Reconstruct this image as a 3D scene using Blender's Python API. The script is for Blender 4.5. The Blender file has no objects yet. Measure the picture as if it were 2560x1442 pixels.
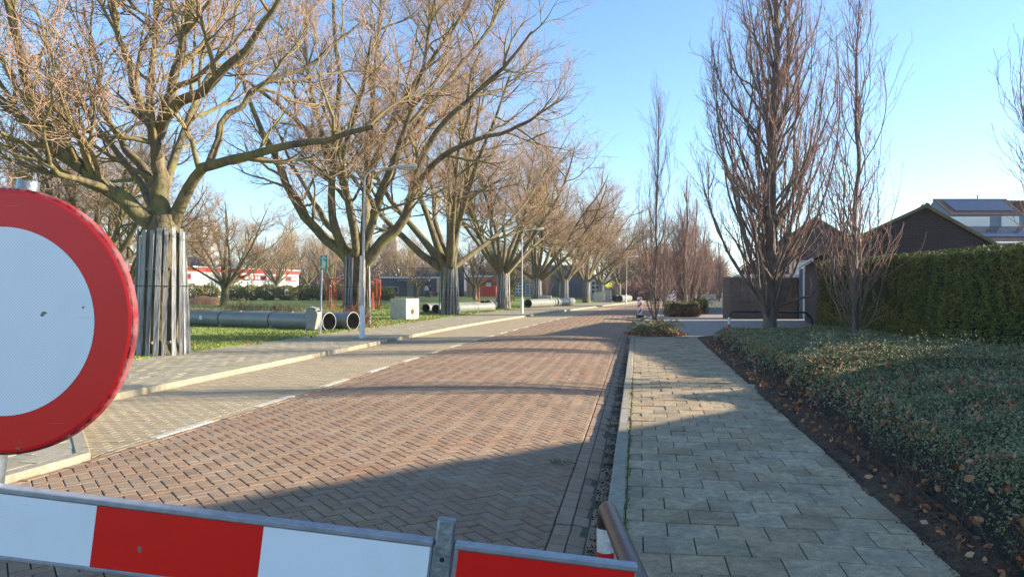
import bpy, bmesh, math, random
import numpy as np
from mathutils import Vector, Matrix

# ------------------------------------------------------------------ camera, sky, sun, exposure
SC = bpy.context.scene
C = SC.collection
F, CX, HY, CH = 1850.0, 1280.0, 725.0, 1.5      # focal length in photo pixels, image centre, horizon row, eye height
cam_d = bpy.data.cameras.new('camera'); cam = bpy.data.objects.new('camera', cam_d); C.objects.link(cam)
cam_d.sensor_width = 36.0; cam_d.lens = 36.0 * F / 2560.0; cam_d.shift_y = 4.0 / 2560.0
cam_d.clip_start = 0.05; cam_d.clip_end = 3000
cam.location = (0, 0, CH); cam.rotation_euler = (math.radians(90), 0, 0)
SC.camera = cam

SUN_AZ, SUN_EL = math.radians(3.0), math.radians(18.5)     # azimuth from +X towards +Y
world = bpy.data.worlds.new('World'); SC.world = world; world.use_nodes = True
wn = world.node_tree.nodes; wl = world.node_tree.links
bg = wn.get('Background') or wn.new('ShaderNodeBackground')
sky = wn.new('ShaderNodeTexSky'); sky.sky_type = 'NISHITA'; sky.sun_disc = False
sky.sun_elevation = SUN_EL; sky.sun_rotation = math.radians(90) - SUN_AZ
sky.altitude = 0; sky.air_density = 1.0; sky.dust_density = 0.05; sky.ozone_density = 4.2
wl.new(sky.outputs[0], bg.inputs[0]); bg.inputs[1].default_value = 0.118
sd = Vector((math.cos(SUN_EL) * math.cos(SUN_AZ), math.cos(SUN_EL) * math.sin(SUN_AZ), math.sin(SUN_EL)))
sun_d = bpy.data.lights.new('sun', 'SUN'); sun = bpy.data.objects.new('sun', sun_d); C.objects.link(sun)
sun_d.energy = 5.0; sun_d.angle = math.radians(0.5); sun_d.color = (1.0, 0.87, 0.70)
sun.rotation_euler = sd.to_track_quat('Z', 'Y').to_euler(); sun.location = (60, 5, 30)
SC.view_settings.view_transform = 'Standard'; SC.view_settings.look = 'None'
SC.view_settings.exposure = 1.5; SC.view_settings.gamma = 1.0; SC.view_settings.use_curve_mapping = False
SC.render.engine = 'CYCLES'
SC.cycles.max_bounces = 6; SC.cycles.diffuse_bounces = 3; SC.cycles.glossy_bounces = 2
SC.cycles.use_denoising = True

# ------------------------------------------------------------------ helpers
RNG = np.random.default_rng(7)
random.seed(7)
def at(px, Y): return (px - CX) / F * Y
def zz(py, Y): return CH - (py - HY) / F * Y
def lin(r, g, b):
    f = lambda c: (c / 255 / 12.92) if c / 255 <= 0.04045 else ((c / 255 + 0.055) / 1.055) ** 2.4
    return (f(r), f(g), f(b), 1.0)

MATS = {}
def M(name, c1, c2=None, scale=3.0, rough=0.85, bump=0.0, bscale=60.0, tint=None, tamt=0.35, metal=0.0, spec=0.4, c3=None, s3=0.6, a3=0.5,
      stretch=(1, 1, 1), obj=False, coat=0.0, trans=0.0, spk=0.0, sscale=220.0):
    """colour c1/c2 mixed by noise, large-scale stain c3, optional value change per piece, fine relief"""
    if name in MATS: return MATS[name]
    m = bpy.data.materials.new(name); m.use_nodes = True
    nt = m.node_tree; N = nt.nodes; L = nt.links
    b = N['Principled BSDF']
    b.inputs['Roughness'].default_value = rough; b.inputs['Metallic'].default_value = metal
    b.inputs['Specular IOR Level'].default_value = spec; b.inputs['Coat Weight'].default_value = coat
    if trans: b.inputs['Transmission Weight'].default_value = trans
    if obj:
        tc = N.new('ShaderNodeTexCoord'); pos = tc.outputs['Object']
    else:
        ge = N.new('ShaderNodeNewGeometry'); pos = ge.outputs['Position']
    mp = N.new('ShaderNodeMapping'); mp.inputs['Scale'].default_value = stretch; L.new(pos, mp.inputs[0]); pos = mp.outputs[0]
    col = None
    if c2 is not None:
        n1 = N.new('ShaderNodeTexNoise'); n1.inputs['Scale'].default_value = scale; n1.inputs['Detail'].default_value = 7; n1.inputs['Roughness'].default_value = 0.65
        L.new(pos, n1.inputs['Vector'])
        r1 = N.new('ShaderNodeValToRGB'); r1.color_ramp.elements[0].position = 0.34; r1.color_ramp.elements[1].position = 0.66
        r1.color_ramp.elements[0].color = c1; r1.color_ramp.elements[1].color = c2
        L.new(n1.outputs[0], r1.inputs[0]); col = r1.outputs[0]
    if c3 is not None:
        n3 = N.new('ShaderNodeTexNoise'); n3.inputs['Scale'].default_value = s3; n3.inputs['Detail'].default_value = 5; n3.inputs['Roughness'].default_value = 0.6
        L.new(pos, n3.inputs['Vector'])
        r3 = N.new('ShaderNodeMapRange'); r3.inputs[1].default_value = 0.45; r3.inputs[2].default_value = 0.7; r3.inputs[4].default_value = a3
        L.new(n3.outputs[0], r3.inputs[0])
        mx = N.new('ShaderNodeMix'); mx.data_type = 'RGBA'
        L.new(r3.outputs[0], mx.inputs[0])
        if col is not None: L.new(col, mx.inputs[6])
        else: mx.inputs[6].default_value = c1
        mx.inputs[7].default_value = c3; col = mx.outputs[2]
    if tint:
        if tint == 'attr':
            a = N.new('ShaderNodeAttribute'); a.attribute_name = 'tint'; tv = a.outputs['Fac']
        elif tint == 'island':
            a = N.new('ShaderNodeNewGeometry'); tv = a.outputs['Random Per Island']
        else:
            a = N.new('ShaderNodeObjectInfo'); tv = a.outputs['Random']
        mr = N.new('ShaderNodeMapRange'); mr.inputs[3].default_value = 1 - tamt; mr.inputs[4].default_value = 1 + tamt
        L.new(tv, mr.inputs[0])
        hv = N.new('ShaderNodeHueSaturation'); L.new(mr.outputs[0], hv.inputs['Value'])
        mh = N.new('ShaderNodeMath'); mh.operation = 'MULTIPLY_ADD'; mh.inputs[1].default_value = 7.31; mh.inputs[2].default_value = 0.0; L.new(tv, mh.inputs[0])
        fr = N.new('ShaderNodeMath'); fr.operation = 'FRACT'; L.new(mh.outputs[0], fr.inputs[0])
        mrh = N.new('ShaderNodeMapRange'); mrh.inputs[3].default_value = 0.5 - 0.012 * tamt / 0.35; mrh.inputs[4].default_value = 0.5 + 0.012 * tamt / 0.35
        L.new(fr.outputs[0], mrh.inputs[0]); L.new(mrh.outputs[0], hv.inputs['Hue'])
        mrs = N.new('ShaderNodeMapRange'); mrs.inputs[3].default_value = 1.08; mrs.inputs[4].default_value = 0.88
        L.new(fr.outputs[0], mrs.inputs[0]); L.new(mrs.outputs[0], hv.inputs['Saturation'])
        if col is not None: L.new(col, hv.inputs['Color'])
        else: hv.inputs['Color'].default_value = c1
        col = hv.outputs[0]
    if spk:
        ns = N.new('ShaderNodeTexNoise'); ns.inputs['Scale'].default_value = sscale; ns.inputs['Detail'].default_value = 3; L.new(pos, ns.inputs['Vector'])
        ms = N.new('ShaderNodeMapRange'); ms.inputs[1].default_value = 0.3; ms.inputs[2].default_value = 0.7; ms.inputs[3].default_value = 1 - spk; ms.inputs[4].default_value = 1 + spk; L.new(ns.outputs[0], ms.inputs[0])
        hs = N.new('ShaderNodeHueSaturation'); L.new(ms.outputs[0], hs.inputs['Value'])
        if col is not None: L.new(col, hs.inputs['Color'])
        else: hs.inputs['Color'].default_value = c1
        col = hs.outputs[0]
    if col is not None: L.new(col, b.inputs['Base Color'])
    else: b.inputs['Base Color'].default_value = c1
    if bump:
        n2 = N.new('ShaderNodeTexNoise'); n2.inputs['Scale'].default_value = bscale; n2.inputs['Detail'].default_value = 4
        L.new(pos, n2.inputs['Vector'])
        bp = N.new('ShaderNodeBump'); bp.inputs['Strength'].default_value = bump; bp.inputs['Distance'].default_value = 0.02
        L.new(n2.outputs[0], bp.inputs['Height']); L.new(bp.outputs[0], b.inputs['Normal'])
    MATS[name] = m
    return m

def prop(o, label=None, cat=None, group=None, kind=None):
    if label: o['label'] = label
    if cat: o['category'] = cat
    if group: o['group'] = group
    if kind: o['kind'] = kind
    return o
def thing(name, label, cat, loc=(0, 0, 0), rot=(0, 0, 0), group=None):
    o = bpy.data.objects.new(name, None); C.objects.link(o); o.location = loc; o.rotation_euler = rot; o.empty_display_size = 0.1
    return prop(o, label, cat, group)
def link(name, me, parent=None, loc=None):
    o = bpy.data.objects.new(name, me); C.objects.link(o)
    if parent is not None: o.parent = parent
    if loc is not None: o.location = loc
    return o
def np_mesh(name, V, Fs, mats, midx=None, tint=None, smooth=False):
    """V (n,3); Fs list of (m,k) int arrays; one mesh"""
    me = bpy.data.meshes.new(name)
    V = np.asarray(V, np.float32)
    me.vertices.add(len(V)); me.vertices.foreach_set('co', V.ravel())
    if not isinstance(Fs, (list, tuple)): Fs = [Fs]
    Fs = [np.asarray(f, np.int32) for f in Fs if len(f)]
    nl = sum(f.size for f in Fs); npoly = sum(len(f) for f in Fs)
    me.loops.add(nl); me.polygons.add(npoly)
    me.loops.foreach_set('vertex_index', np.concatenate([f.ravel() for f in Fs]))
    tot = np.concatenate([np.full(len(f), f.shape[1], np.int32) for f in Fs])
    st = np.concatenate([[0], np.cumsum(tot)[:-1]]).astype(np.int32)
    me.polygons.foreach_set('loop_start', st)
    try: me.polygons.foreach_set('loop_total', tot)
    except Exception: pass
    if midx is not None: me.polygons.foreach_set('material_index', np.asarray(midx, np.int32))
    me.polygons.foreach_set('use_smooth', np.full(npoly, bool(smooth)))
    if tint is not None:
        a = me.attributes.new('tint', 'FLOAT', 'FACE'); a.data.foreach_set('value', np.asarray(tint, np.float32))
    for m in (mats if isinstance(mats, (list, tuple)) else [mats]): me.materials.append(m)
    me.update(calc_edges=True); me.validate()
    return me

class MB:
    """collects faces, then builds ONE mesh object"""
    def __init__(s): s.v = []; s.f = []; s.mi = []; s.m = 0
    def add(s, vs, fs):
        n = len(s.v); s.v += [tuple(p) for p in vs]
        for f in fs: s.f.append(tuple(i + n for i in f)); s.mi.append(s.m)
        return s
    def box(s, c, d, R=None, bev=0.0):
        x, y, z = d[0] / 2, d[1] / 2, d[2] / 2
        if bev <= 0:
            vs = [Vector((i * x, j * y, k * z)) for k in (-1, 1) for j in (-1, 1) for i in (-1, 1)]
            fs = [(0, 2, 3, 1), (4, 5, 7, 6), (0, 1, 5, 4), (2, 6, 7, 3), (0, 4, 6, 2), (1, 3, 7, 5)]
        else:
            bm = bmesh.new(); bmesh.ops.create_cube(bm, size=1.0)
            for v in bm.verts: v.co = Vector((v.co.x * d[0], v.co.y * d[1], v.co.z * d[2]))
            bmesh.ops.bevel(bm, geom=list(bm.edges), offset=bev, segments=2, affect='EDGES', profile=0.5)
            bm.verts.ensure_lookup_table(); bm.verts.index_update()
            vs = [v.co.copy() for v in bm.verts]; fs = [[v.index for v in f.verts] for f in bm.faces]; bm.free()
        if R is not None: vs = [R @ v for v in vs]
        c = Vector(c)
        return s.add([v + c for v in vs], fs)
    def tube(s, path, r, n=10, cap=True, closed=False):
        P = [Vector(p) for p in path]; k = len(P)
        rs = r if isinstance(r, (list, tuple)) else [r] * k
        vs = []; prev = None
        for i in range(k):
            if closed: t = (P[(i + 1) % k] - P[i - 1]).normalized()
            else: t = (P[min(i + 1, k - 1)] - P[max(i - 1, 0)]).normalized()
            if prev is None:
                a = Vector((0, 0, 1)) if abs(t.z) < 0.9 else Vector((1, 0, 0))
                u = t.cross(a).normalized()
            else:
                u = (prev - t * prev.dot(t)).normalized()
            prev = u; w = t.cross(u)
            for j in range(n):
                an = 2 * math.pi * j / n
                vs.append(P[i] + (u * math.cos(an) + w * math.sin(an)) * rs[i])
        fs = []
        for i in range(k if closed else k - 1):
            a0 = i * n; a1 = ((i + 1) % k) * n
            for j in range(n): fs.append((a0 + j, a0 + (j + 1) % n, a1 + (j + 1) % n, a1 + j))
        if cap and not closed:
            fs.append(tuple(range(n))[::-1]); fs.append(tuple((k - 1) * n + j for j in range(n)))
        return s.add(vs, fs)
    def lathe(s, prof, n=32, axis='z', c=(0, 0, 0)):
        vs = []; k = len(prof)
        for (r, h) in prof:
            for j in range(n):
                an = 2 * math.pi * j / n; a, b = r * math.cos(an), r * math.sin(an)
                p = {'z': (a, b, h), 'y': (a, h, b), 'x': (h, a, b)}[axis]
                vs.append((p[0] + c[0], p[1] + c[1], p[2] + c[2]))
        fs = []
        for i in range(k - 1):
            for j in range(n):
                q = (i * n + j, i * n + (j + 1) % n, (i + 1) * n + (j + 1) % n, (i + 1) * n + j)
                fs.append(q if axis != 'y' else q[::-1])
        return s.add(vs, fs)
    def disc(s, r, h, n=32, axis='z', c=(0, 0, 0), flip=False):
        vs = []
        for j in range(n):
            an = 2 * math.pi * j / n; a, b = r * math.cos(an), r * math.sin(an)
            p = {'z': (a, b, h), 'y': (a, h, b), 'x': (h, a, b)}[axis]
            vs.append((p[0] + c[0], p[1] + c[1], p[2] + c[2]))
        f = list(range(n)); return s.add(vs, [f[::-1] if flip else f])
    def prism(s, poly, d, axis='y', off=0.0):
        """extrude polygon (a,b) along axis from off to off+d"""
        n = len(poly)
        mk = {'y': lambda a, b, h: (a, h, b), 'x': lambda a, b, h: (h, a, b), 'z': lambda a, b, h: (a, b, h)}[axis]
        vs = [mk(a, b, off) for a, b in poly] + [mk(a, b, off + d) for a, b in poly]
        fs = [tuple(range(n)), tuple(range(2 * n - 1, n - 1, -1))] + [(i, i + n, (i + 1) % n + n, (i + 1) % n) for i in range(n)]
        return s.add(vs, fs)
    def mesh(s, name, mats, smooth=False, fix=True):
        me = bpy.data.meshes.new(name); me.from_pydata(s.v, [], s.f)
        for m in (mats if isinstance(mats, (list, tuple)) else [mats]): me.materials.append(m)
        for p, i in zip(me.polygons, s.mi): p.material_index = i
        if fix:
            bm = bmesh.new(); bm.from_mesh(me); bmesh.ops.recalc_face_normals(bm, faces=bm.faces); bm.to_mesh(me); bm.free()
        me.polygons.foreach_set('use_smooth', [bool(smooth)] * len(me.polygons))
        if smooth:
            try: me.set_sharp_from_angle(angle=math.radians(40))
            except Exception: pass
        me.update(); return me
    def build(s, name, mats, parent=None, smooth=False, loc=None):
        return link(name, s.mesh(name, mats, smooth), parent, loc)

def Rz(a): return Matrix.Rotation(a, 3, 'Z')
def Ry(a): return Matrix.Rotation(a, 3, 'Y')
def Rx(a): return Matrix.Rotation(a, 3, 'X')
def copy_tree(o, parent=None):
    c = o.copy(); C.objects.link(c); c.parent = parent
    for ch in list(o.children): copy_tree(ch, c)
    return c

# smooth value noise from sines, for relief and layout
_ph = RNG.uniform(0, 6.28, (24, 3)); _fr = RNG.normal(0, 1, (24, 2))
def nz(x, y, s=1.0, k=0):
    x = np.asarray(x) * s; y = np.asarray(y) * s; o = 0
    for i in range(6):
        j = (i + 6 * k) % 24
        o = o + np.sin(x * _fr[j, 0] * 1.6 + y * _fr[j, 1] * 1.6 + _ph[j, 0]) * (0.5 + 0.5 * np.sin(_ph[j, 1] + x * 0.3 * _fr[j, 1]))
    return o / 3.0

# ------------------------------------------------------------------ the street's lines in plan: X as a function of Y
def curve(pts):
    p = np.array(pts, float); y, x = p[:, 0], p[:, 1]
    m = np.gradient(x, y)
    ys = np.linspace(y[0], y[-1], 1500); k = np.clip(np.searchsorted(y, ys) - 1, 0, len(y) - 2)
    h = y[k + 1] - y[k]; t = (ys - y[k]) / h
    xs = (2 * t**3 - 3 * t**2 + 1) * x[k] + (t**3 - 2 * t**2 + t) * h * m[k] + (-2 * t**3 + 3 * t**2) * x[k + 1] + (t**3 - t**2) * h * m[k + 1]
    return lambda Y: np.interp(Y, ys, xs)
_kl = curve([(10.5, -5.78), (14.3, -5.17), (17, -4.72), (20.4, -4.12), (28.3, -2.75), (38.5, -0.55), (50, 2.45), (57.8, 4.7), (69, 7.9), (84, 12.4), (100, 17.4), (140, 31), (220, 62)])
_kn = ([-6, 5.9, 6.82, 7.0, 8.28, 10.5], [-6.6, -4.10, -3.88, -4.0, -4.82, -5.78])
def KL(Y): return np.where(np.asarray(Y) < 10.5, np.interp(Y, *_kn), _kl(Y))
D = curve([(-6, -6.1), (0, -5.05), (6.9, -3.88), (10.8, -3.22), (16.5, -2.28), (21.3, -1.42), (28.6, 0.05), (39.6, 2.5), (50.5, 5.3), (64.5, 9.1), (84, 14.7), (100, 19.7), (140, 33.5), (220, 64.5)])
S = curve([(-6, -11.6), (5, -10), (10, -9.1), (15.8, -8.2), (18.9, -7.6), (22.6, -6.85), (31.2, -5.3), (41.4, -3.3), (57.8, 0.3), (69, 3.7), (84, 8.7), (100, 13.9), (140, 27.5), (220, 58)])
def KR(Y):
    Y = np.asarray(Y, float); a = 0.169 * Y - 0.21; b = D(Y) + 4.75; t = np.clip((Y - 24) / 10, 0, 1); t = t * t * (3 - 2 * t)
    return a * (1 - t) + b * t
def SR(Y): return 0.178 * np.asarray(Y, float) + 1.67           # right edge of the right-hand pavement
def z_road(X, Y):
    u = np.clip((X - D(Y)) / (KR(Y) - D(Y)), -0.3, 1.0)
    return -0.06 * (1 - u) - 0.115 * u + 0.075 * np.sin(np.pi * np.clip(u, 0, 1)) + 0.006 * nz(X, Y, 0.9)
def z_lane(X, Y):
    u = np.clip((X - KL(Y)) / (D(Y) - KL(Y) + 1e-6), 0, 1); return -0.095 * (1 - u) - 0.06 * u + 0.005 * nz(X, Y, 1.1, 1)
def z_left(X, Y): return 0.006 * nz(X, Y, 0.9, 2) + 0.0 * np.asarray(X)
def z_right(X, Y): return 0.014 * nz(X, Y, 0.8, 3) * np.clip((np.asarray(X) - KR(Y)) / 0.6, 0, 1)
def g_left(X, Y):
    a = np.clip((np.asarray(Y, float) - 42) / 65, 0, 1); a = a * a * (3 - 2 * a)
    b = np.clip((S(Y) - np.asarray(X) - 2) / 12, 0, 1); b = b * b * (3 - 2 * b)
    return 0.5 * a * b + 0.03 * nz(X, Y, 0.35, 1) * np.clip((S(Y) - np.asarray(X)) / 2.5, 0, 1)
def gz(X, Y): return float(g_left(X, Y))
# ------------------------------------------------------------------ materials of the setting
m_joint = M('joint_sand', lin(104, 94, 78), lin(70, 66, 50), 9, 0.95, 0.4, 120, c3=lin(74, 84, 44), s3=2.2, a3=0.7)
m_brick = M('clay_brick', lin(152, 124, 96), lin(130, 104, 81), 14, 0.82, 0.25, 180, tint='attr', tamt=0.16, c3=lin(160, 140, 110), s3=1.1, a3=0.5, spk=0.2, sscale=120)
m_brick_far = M('clay_brick_far', lin(152, 122, 96), lin(134, 106, 84), 5, 0.85, 0.3, 40, c3=lin(152, 130, 102), s3=0.5, a3=0.5)
m_lane = M('concrete_brick', lin(176, 158, 126), lin(153, 137, 108), 30, 0.9, 0.5, 160, tint='attr', tamt=0.12, c3=lin(152, 142, 112), s3=0.8, a3=0.6, spk=0.15, sscale=90)
m_lane_far = M('concrete_brick_far', lin(176, 157, 122), lin(156, 138, 106), 6, 0.9, 0.4, 60)
m_tileL = M('pavement_tile_worn', lin(166, 156, 132), lin(142, 134, 112), 8, 0.9, 0.4, 140, tint='attr', tamt=0.13, c3=lin(140, 134, 96), s3=1.2, a3=0.6)
m_tileR = M('pavement_tile_grey', lin(190, 168, 132), lin(150, 132, 102), 16, 0.88, 0.45, 170, tint='attr', tamt=0.2, c3=lin(124, 112, 84), s3=2.6, a3=0.7, spk=0.28, sscale=140)
m_kerb = M('kerb_concrete', lin(164, 155, 134), lin(138, 130, 110), 12, 0.9, 0.4, 120, tint='attr', tamt=0.1, c3=lin(120, 116, 96), s3=2.5, a3=0.5, spk=0.2, sscale=120)
m_white = M('white_paver', lin(204, 196, 176), lin(180, 172, 152), 20, 0.8, 0.3, 120, tint='attr', tamt=0.06, c3=lin(170, 158, 134), s3=5, a3=0.6)
m_plaza = M('grey_paver_far', lin(160, 150, 136), lin(134, 126, 114), 10, 0.9, 0.3, 50, c3=lin(138, 130, 112), s3=0.6, a3=0.5)
m_soil = M('dark_soil', lin(92, 72, 52), lin(50, 40, 30), 22, 0.97, 0.9, 60, c3=lin(104, 82, 58), s3=5, a3=0.6, spk=0.4, sscale=70)
m_grass = M('lawn_ground', lin(96, 118, 42), lin(118, 134, 54), 2.5, 0.95, 0.9, 35, c3=lin(112, 104, 56), s3=0.35, a3=0.55)
m_garden = M('garden_ground', lin(84, 76, 54), lin(70, 80, 44), 2, 0.95, 0.6, 30)

# ------------------------------------------------------------------ ground: one sheet to the horizon
def ground():
    Ys = np.concatenate([np.linspace(-30, 0, 6), np.arange(2, 60, 2.0), np.arange(60, 140, 5.0), np.array([150, 170, 200, 260, 350, 500, 750, 1100])])
    offL = np.array([-660, -450, -300, -180, -120, -90, -70, -55, -42, -32, -24, -18, -13, -9, -6, -4, -2.5, -1.2, -0.4, 0.0])
    V = []; nc = None
    for Y in Ys:
        s = float(S(min(Y, 220))); r = float(max(SR(Y) if Y < 22 else KR(min(Y, 220)), KR(min(Y, 220))))
        row = [(s + o, Y, gz(s + o, min(Y, 220)) - 0.004) for o in offL]
        row += [(s + 0.03, Y, -0.32), (r - 0.05, Y, -0.32), (r, Y, -0.03)]
        row += [(r + o, Y, -0.03) for o in (3, 8, 15, 30, 60, 120, 250, 420, 600)]
        nc = len(row); V += row
    Fc = []; mi = []
    for i in range(len(Ys) - 1):
        for j in range(nc - 1):
            Fc.append((i * nc + j, i * nc + j + 1, (i + 1) * nc + j + 1, (i + 1) * nc + j)); mi.append(0 if j < len(offL) else 1)
    me = np_mesh('ground', V, np.array(Fc), [m_grass, m_garden], mi, smooth=True)
    prop(link('ground', me), kind='structure')
ground()

def strip(name, lo, hi, zf, Y0, Y1, step, mats, split=None, nx=10, dz=0.0):
    Ys = np.arange(Y0, Y1 + step, step); V = []; Fc = []; mi = []
    for i, Y in enumerate(Ys):
        xs = np.linspace(float(lo(Y)), float(hi(Y)), nx)
        for x in xs: V.append((x, Y, float(zf(x, Y)) + (dz if split is None or Y < split else 0.0)))
        if i:
            for j in range(nx - 1):
                a = (i - 1) * nx + j; Fc.append((a, a + 1, a + nx + 1, a + nx)); mi.append(0 if split is None or Y <= split else 1)
    o = link(name, np_mesh(name, V, np.array(Fc), mats, mi, smooth=True)); return prop(o, kind='structure')

def LB(Y): return np.where(np.asarray(Y) < 6.9, KL(Y), D(Y))    # left limit of the clay bricks
BR_FAR = 46.0
road = strip('road', lambda Y: float(LB(Y)) - 0.02, lambda Y: float(KR(Y)) + 0.02, z_road, -4, 220, 1.0, [m_joint, m_brick_far], BR_FAR, dz=-0.014)
lane = strip('parking_lane', lambda Y: float(KL(Y)) - 0.02, lambda Y: float(D(Y)) - 0.0, z_lane, 6.9, 220, 1.0, [m_joint, m_lane_far], 40, nx=6, dz=-0.014)
paveL = strip('pavement_across_the_road', lambda Y: float(S(Y)), lambda Y: float(KL(Y)) - 0.03, z_left, -4, 220, 0.32, [m_joint, m_tileL], 48, nx=6, dz=-0.012)
paveR = strip('pavement', lambda Y: float(KR(Y)) + 0.1, lambda Y: float(SR(Y)) + 0.02, z_right, -4, 24, 0.5, [m_joint, m_tileR], None, nx=8, dz=-0.014)

# ------------------------------------------------------------------ paving pieces
def clip_poly(poly, a, b):
    """keep the side left of the line a->b"""
    out = []; n = len(poly)
    sd_ = [(b[0] - a[0]) * (p[1] - a[1]) - (b[1] - a[1]) * (p[0] - a[0]) for p in poly]
    for i in range(n):
        p, q = poly[i], poly[(i + 1) % n]; s, t = sd_[i], sd_[(i + 1) % n]
        if s >= 0: out.append(p)
        if (s >= 0) != (t >= 0):
            k = s / (s - t); out.append((p[0] + k * (q[0] - p[0]), p[1] + k * (q[1] - p[1])))
    return out
def area(p): return 0.5 * abs(sum(p[i][0] * p[(i + 1) % len(p)][1] - p[(i + 1) % len(p)][0] * p[i][1] for i in range(len(p))))
def cut(poly, lo, hi):
    """cut a piece against the curved borders lo(Y) <= X <= hi(Y)"""
    ys = [p[1] for p in poly]; y0, y1 = min(ys) - 0.05, max(ys) + 0.05
    l0, l1, h0, h1 = float(lo(y0)), float(lo(y1)), float(hi(y0)), float(hi(y1))
    xs = [p[0] for p in poly]
    if min(xs) > max(l0, l1) and max(xs) < min(h0, h1): return poly
    if max(xs) < min(l0, l1) or min(xs) > max(h0, h1): return None
    poly = clip_poly(poly, (l1, y1), (l0, y0))
    if len(poly) >= 3: poly = clip_poly(poly, (h0, y0), (h1, y1))
    return poly if len(poly) >= 3 and area(poly) > 0.0008 else None
def inset(poly, d):
    """move every edge of a convex piece inwards by d"""
    n = len(poly); o = []
    sg_ = 1 if sum(poly[i][0] * poly[(i + 1) % n][1] - poly[(i + 1) % n][0] * poly[i][1] for i in range(n)) > 0 else -1
    cx = sum(p[0] for p in poly) / n; cy = sum(p[1] for p in poly) / n
    for i in range(n):
        a, p, b = poly[i - 1], poly[i], poly[(i + 1) % n]
        e0 = (p[0] - a[0], p[1] - a[1]); e1 = (b[0] - p[0], b[1] - p[1]); l0 = math.hypot(*e0) or 1; l1 = math.hypot(*e1) or 1
        n0 = (-e0[1] / l0 * sg_, e0[0] / l0 * sg_); n1 = (-e1[1] / l1 * sg_, e1[0] / l1 * sg_)
        mx, my = n0[0] + n1[0], n0[1] + n1[1]; k = d * 2 / max(mx * mx + my * my, 0.4); vx, vy = mx * k, my * k
        lim = 0.45 * math.hypot(cx - p[0], cy - p[1]); L_ = math.hypot(vx, vy)
        if L_ > lim: vx, vy = vx * lim / L_, vy * lim / L_
        o.append((p[0] + vx, p[1] + vy))
    return o
def piece(poly, zf, gap, ch, depth, jit, rr, skirt=True):
    """one paver: chamfered top, sides; returns verts, faces"""
    a = inset(poly, gap / 2); b = inset(a, ch); n = len(a)
    dz = rr.gauss(0, jit); tx, ty = rr.gauss(0, jit * 2.5), rr.gauss(0, jit * 2.5)
    cx = sum(p[0] for p in a) / n; cy = sum(p[1] for p in a) / n
    z = lambda p: float(zf(p[0], p[1])) + dz + tx * (p[0] - cx) + ty * (p[1] - cy)
    vs = [(p[0], p[1], z(p)) for p in b] + [(p[0], p[1], z(p) - ch * 0.8) for p in a]
    fs = [tuple(range(n))] + [(i, i + n, (i + 1) % n + n, (i + 1) % n) for i in range(n)]
    if skirt:
        vs += [(p[0], p[1], z(p) - depth) for p in a]
        fs += [(i + n, i + 2 * n, (i + 1) % n + 2 * n, (i + 1) % n + n) for i in range(n)]
    return vs, fs
def plank_line(px): return 1205 + 0.124 * px if px < 1610 else 1e9
def seen(x, y, z=0.0, m=10):
    if y < 3.2: return False
    px = CX + F * x / y; py = HY + F * (CH - z) / y
    return -m < px < 2560 + m and py < 1442 + m and py < plank_line(px) + 12 and math.hypot(px - 8, py - 803) > 320
def lay(name, polys, zf, gap, ch, depth, jit, mat, parent, n_single, rest_name, skirt_to=14, seed=1, tintf=None):
    rr = random.Random(seed)
    info = []
    for p in polys:
        cx = sum(q[0] for q in p) / len(p); cy = sum(q[1] for q in p) / len(p); info.append((cx, cy))
    order = sorted((i for i in range(len(polys)) if seen(*info[i])), key=lambda i: info[i][0] ** 2 + info[i][1] ** 2)
    single = set(order[:n_single])
    V = []; Fq = {}; T = {}
    for i, p in enumerate(polys):
        vs, fs = piece(p, zf, gap, ch, depth, jit, rr, i in single or info[i][1] < skirt_to)
        t = rr.random()
        if tintf: t = tintf(info[i][0], info[i][1], t)
        if i in single:
            cx, cy = info[i]; cz = vs[0][2]
            me = bpy.data.meshes.new(name); me.from_pydata([(a - cx, b - cy, c - cz) for a, b, c in vs], [], fs); me.materials.append(mat); me.polygons.foreach_set('use_smooth', [False] * len(fs))
            at_ = me.attributes.new('tint', 'FLOAT', 'FACE'); at_.data.foreach_set('value', [t] * len(fs))
            link(name, me, parent, (cx, cy, cz))
        else:
            n0 = len(V); V += vs
            for f in fs:
                Fq.setdefault(len(f), []).append([k + n0 for k in f]); T.setdefault(len(f), []).append(t)
    if V:
        ks = sorted(Fq); me = np_mesh(rest_name, V, [np.array(Fq[k]) for k in ks], mat, tint=np.concatenate([T[k] for k in ks]))
        prop(link(rest_name, me, parent), kind='stuff')

def rect(cx, cy, a, b, ang):
    c, s = math.cos(ang), math.sin(ang)
    return [(cx + c * u - s * v, cy + s * u + c * v) for u, v in ((-a, -b), (a, -b), (a, b), (-a, b))]

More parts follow.
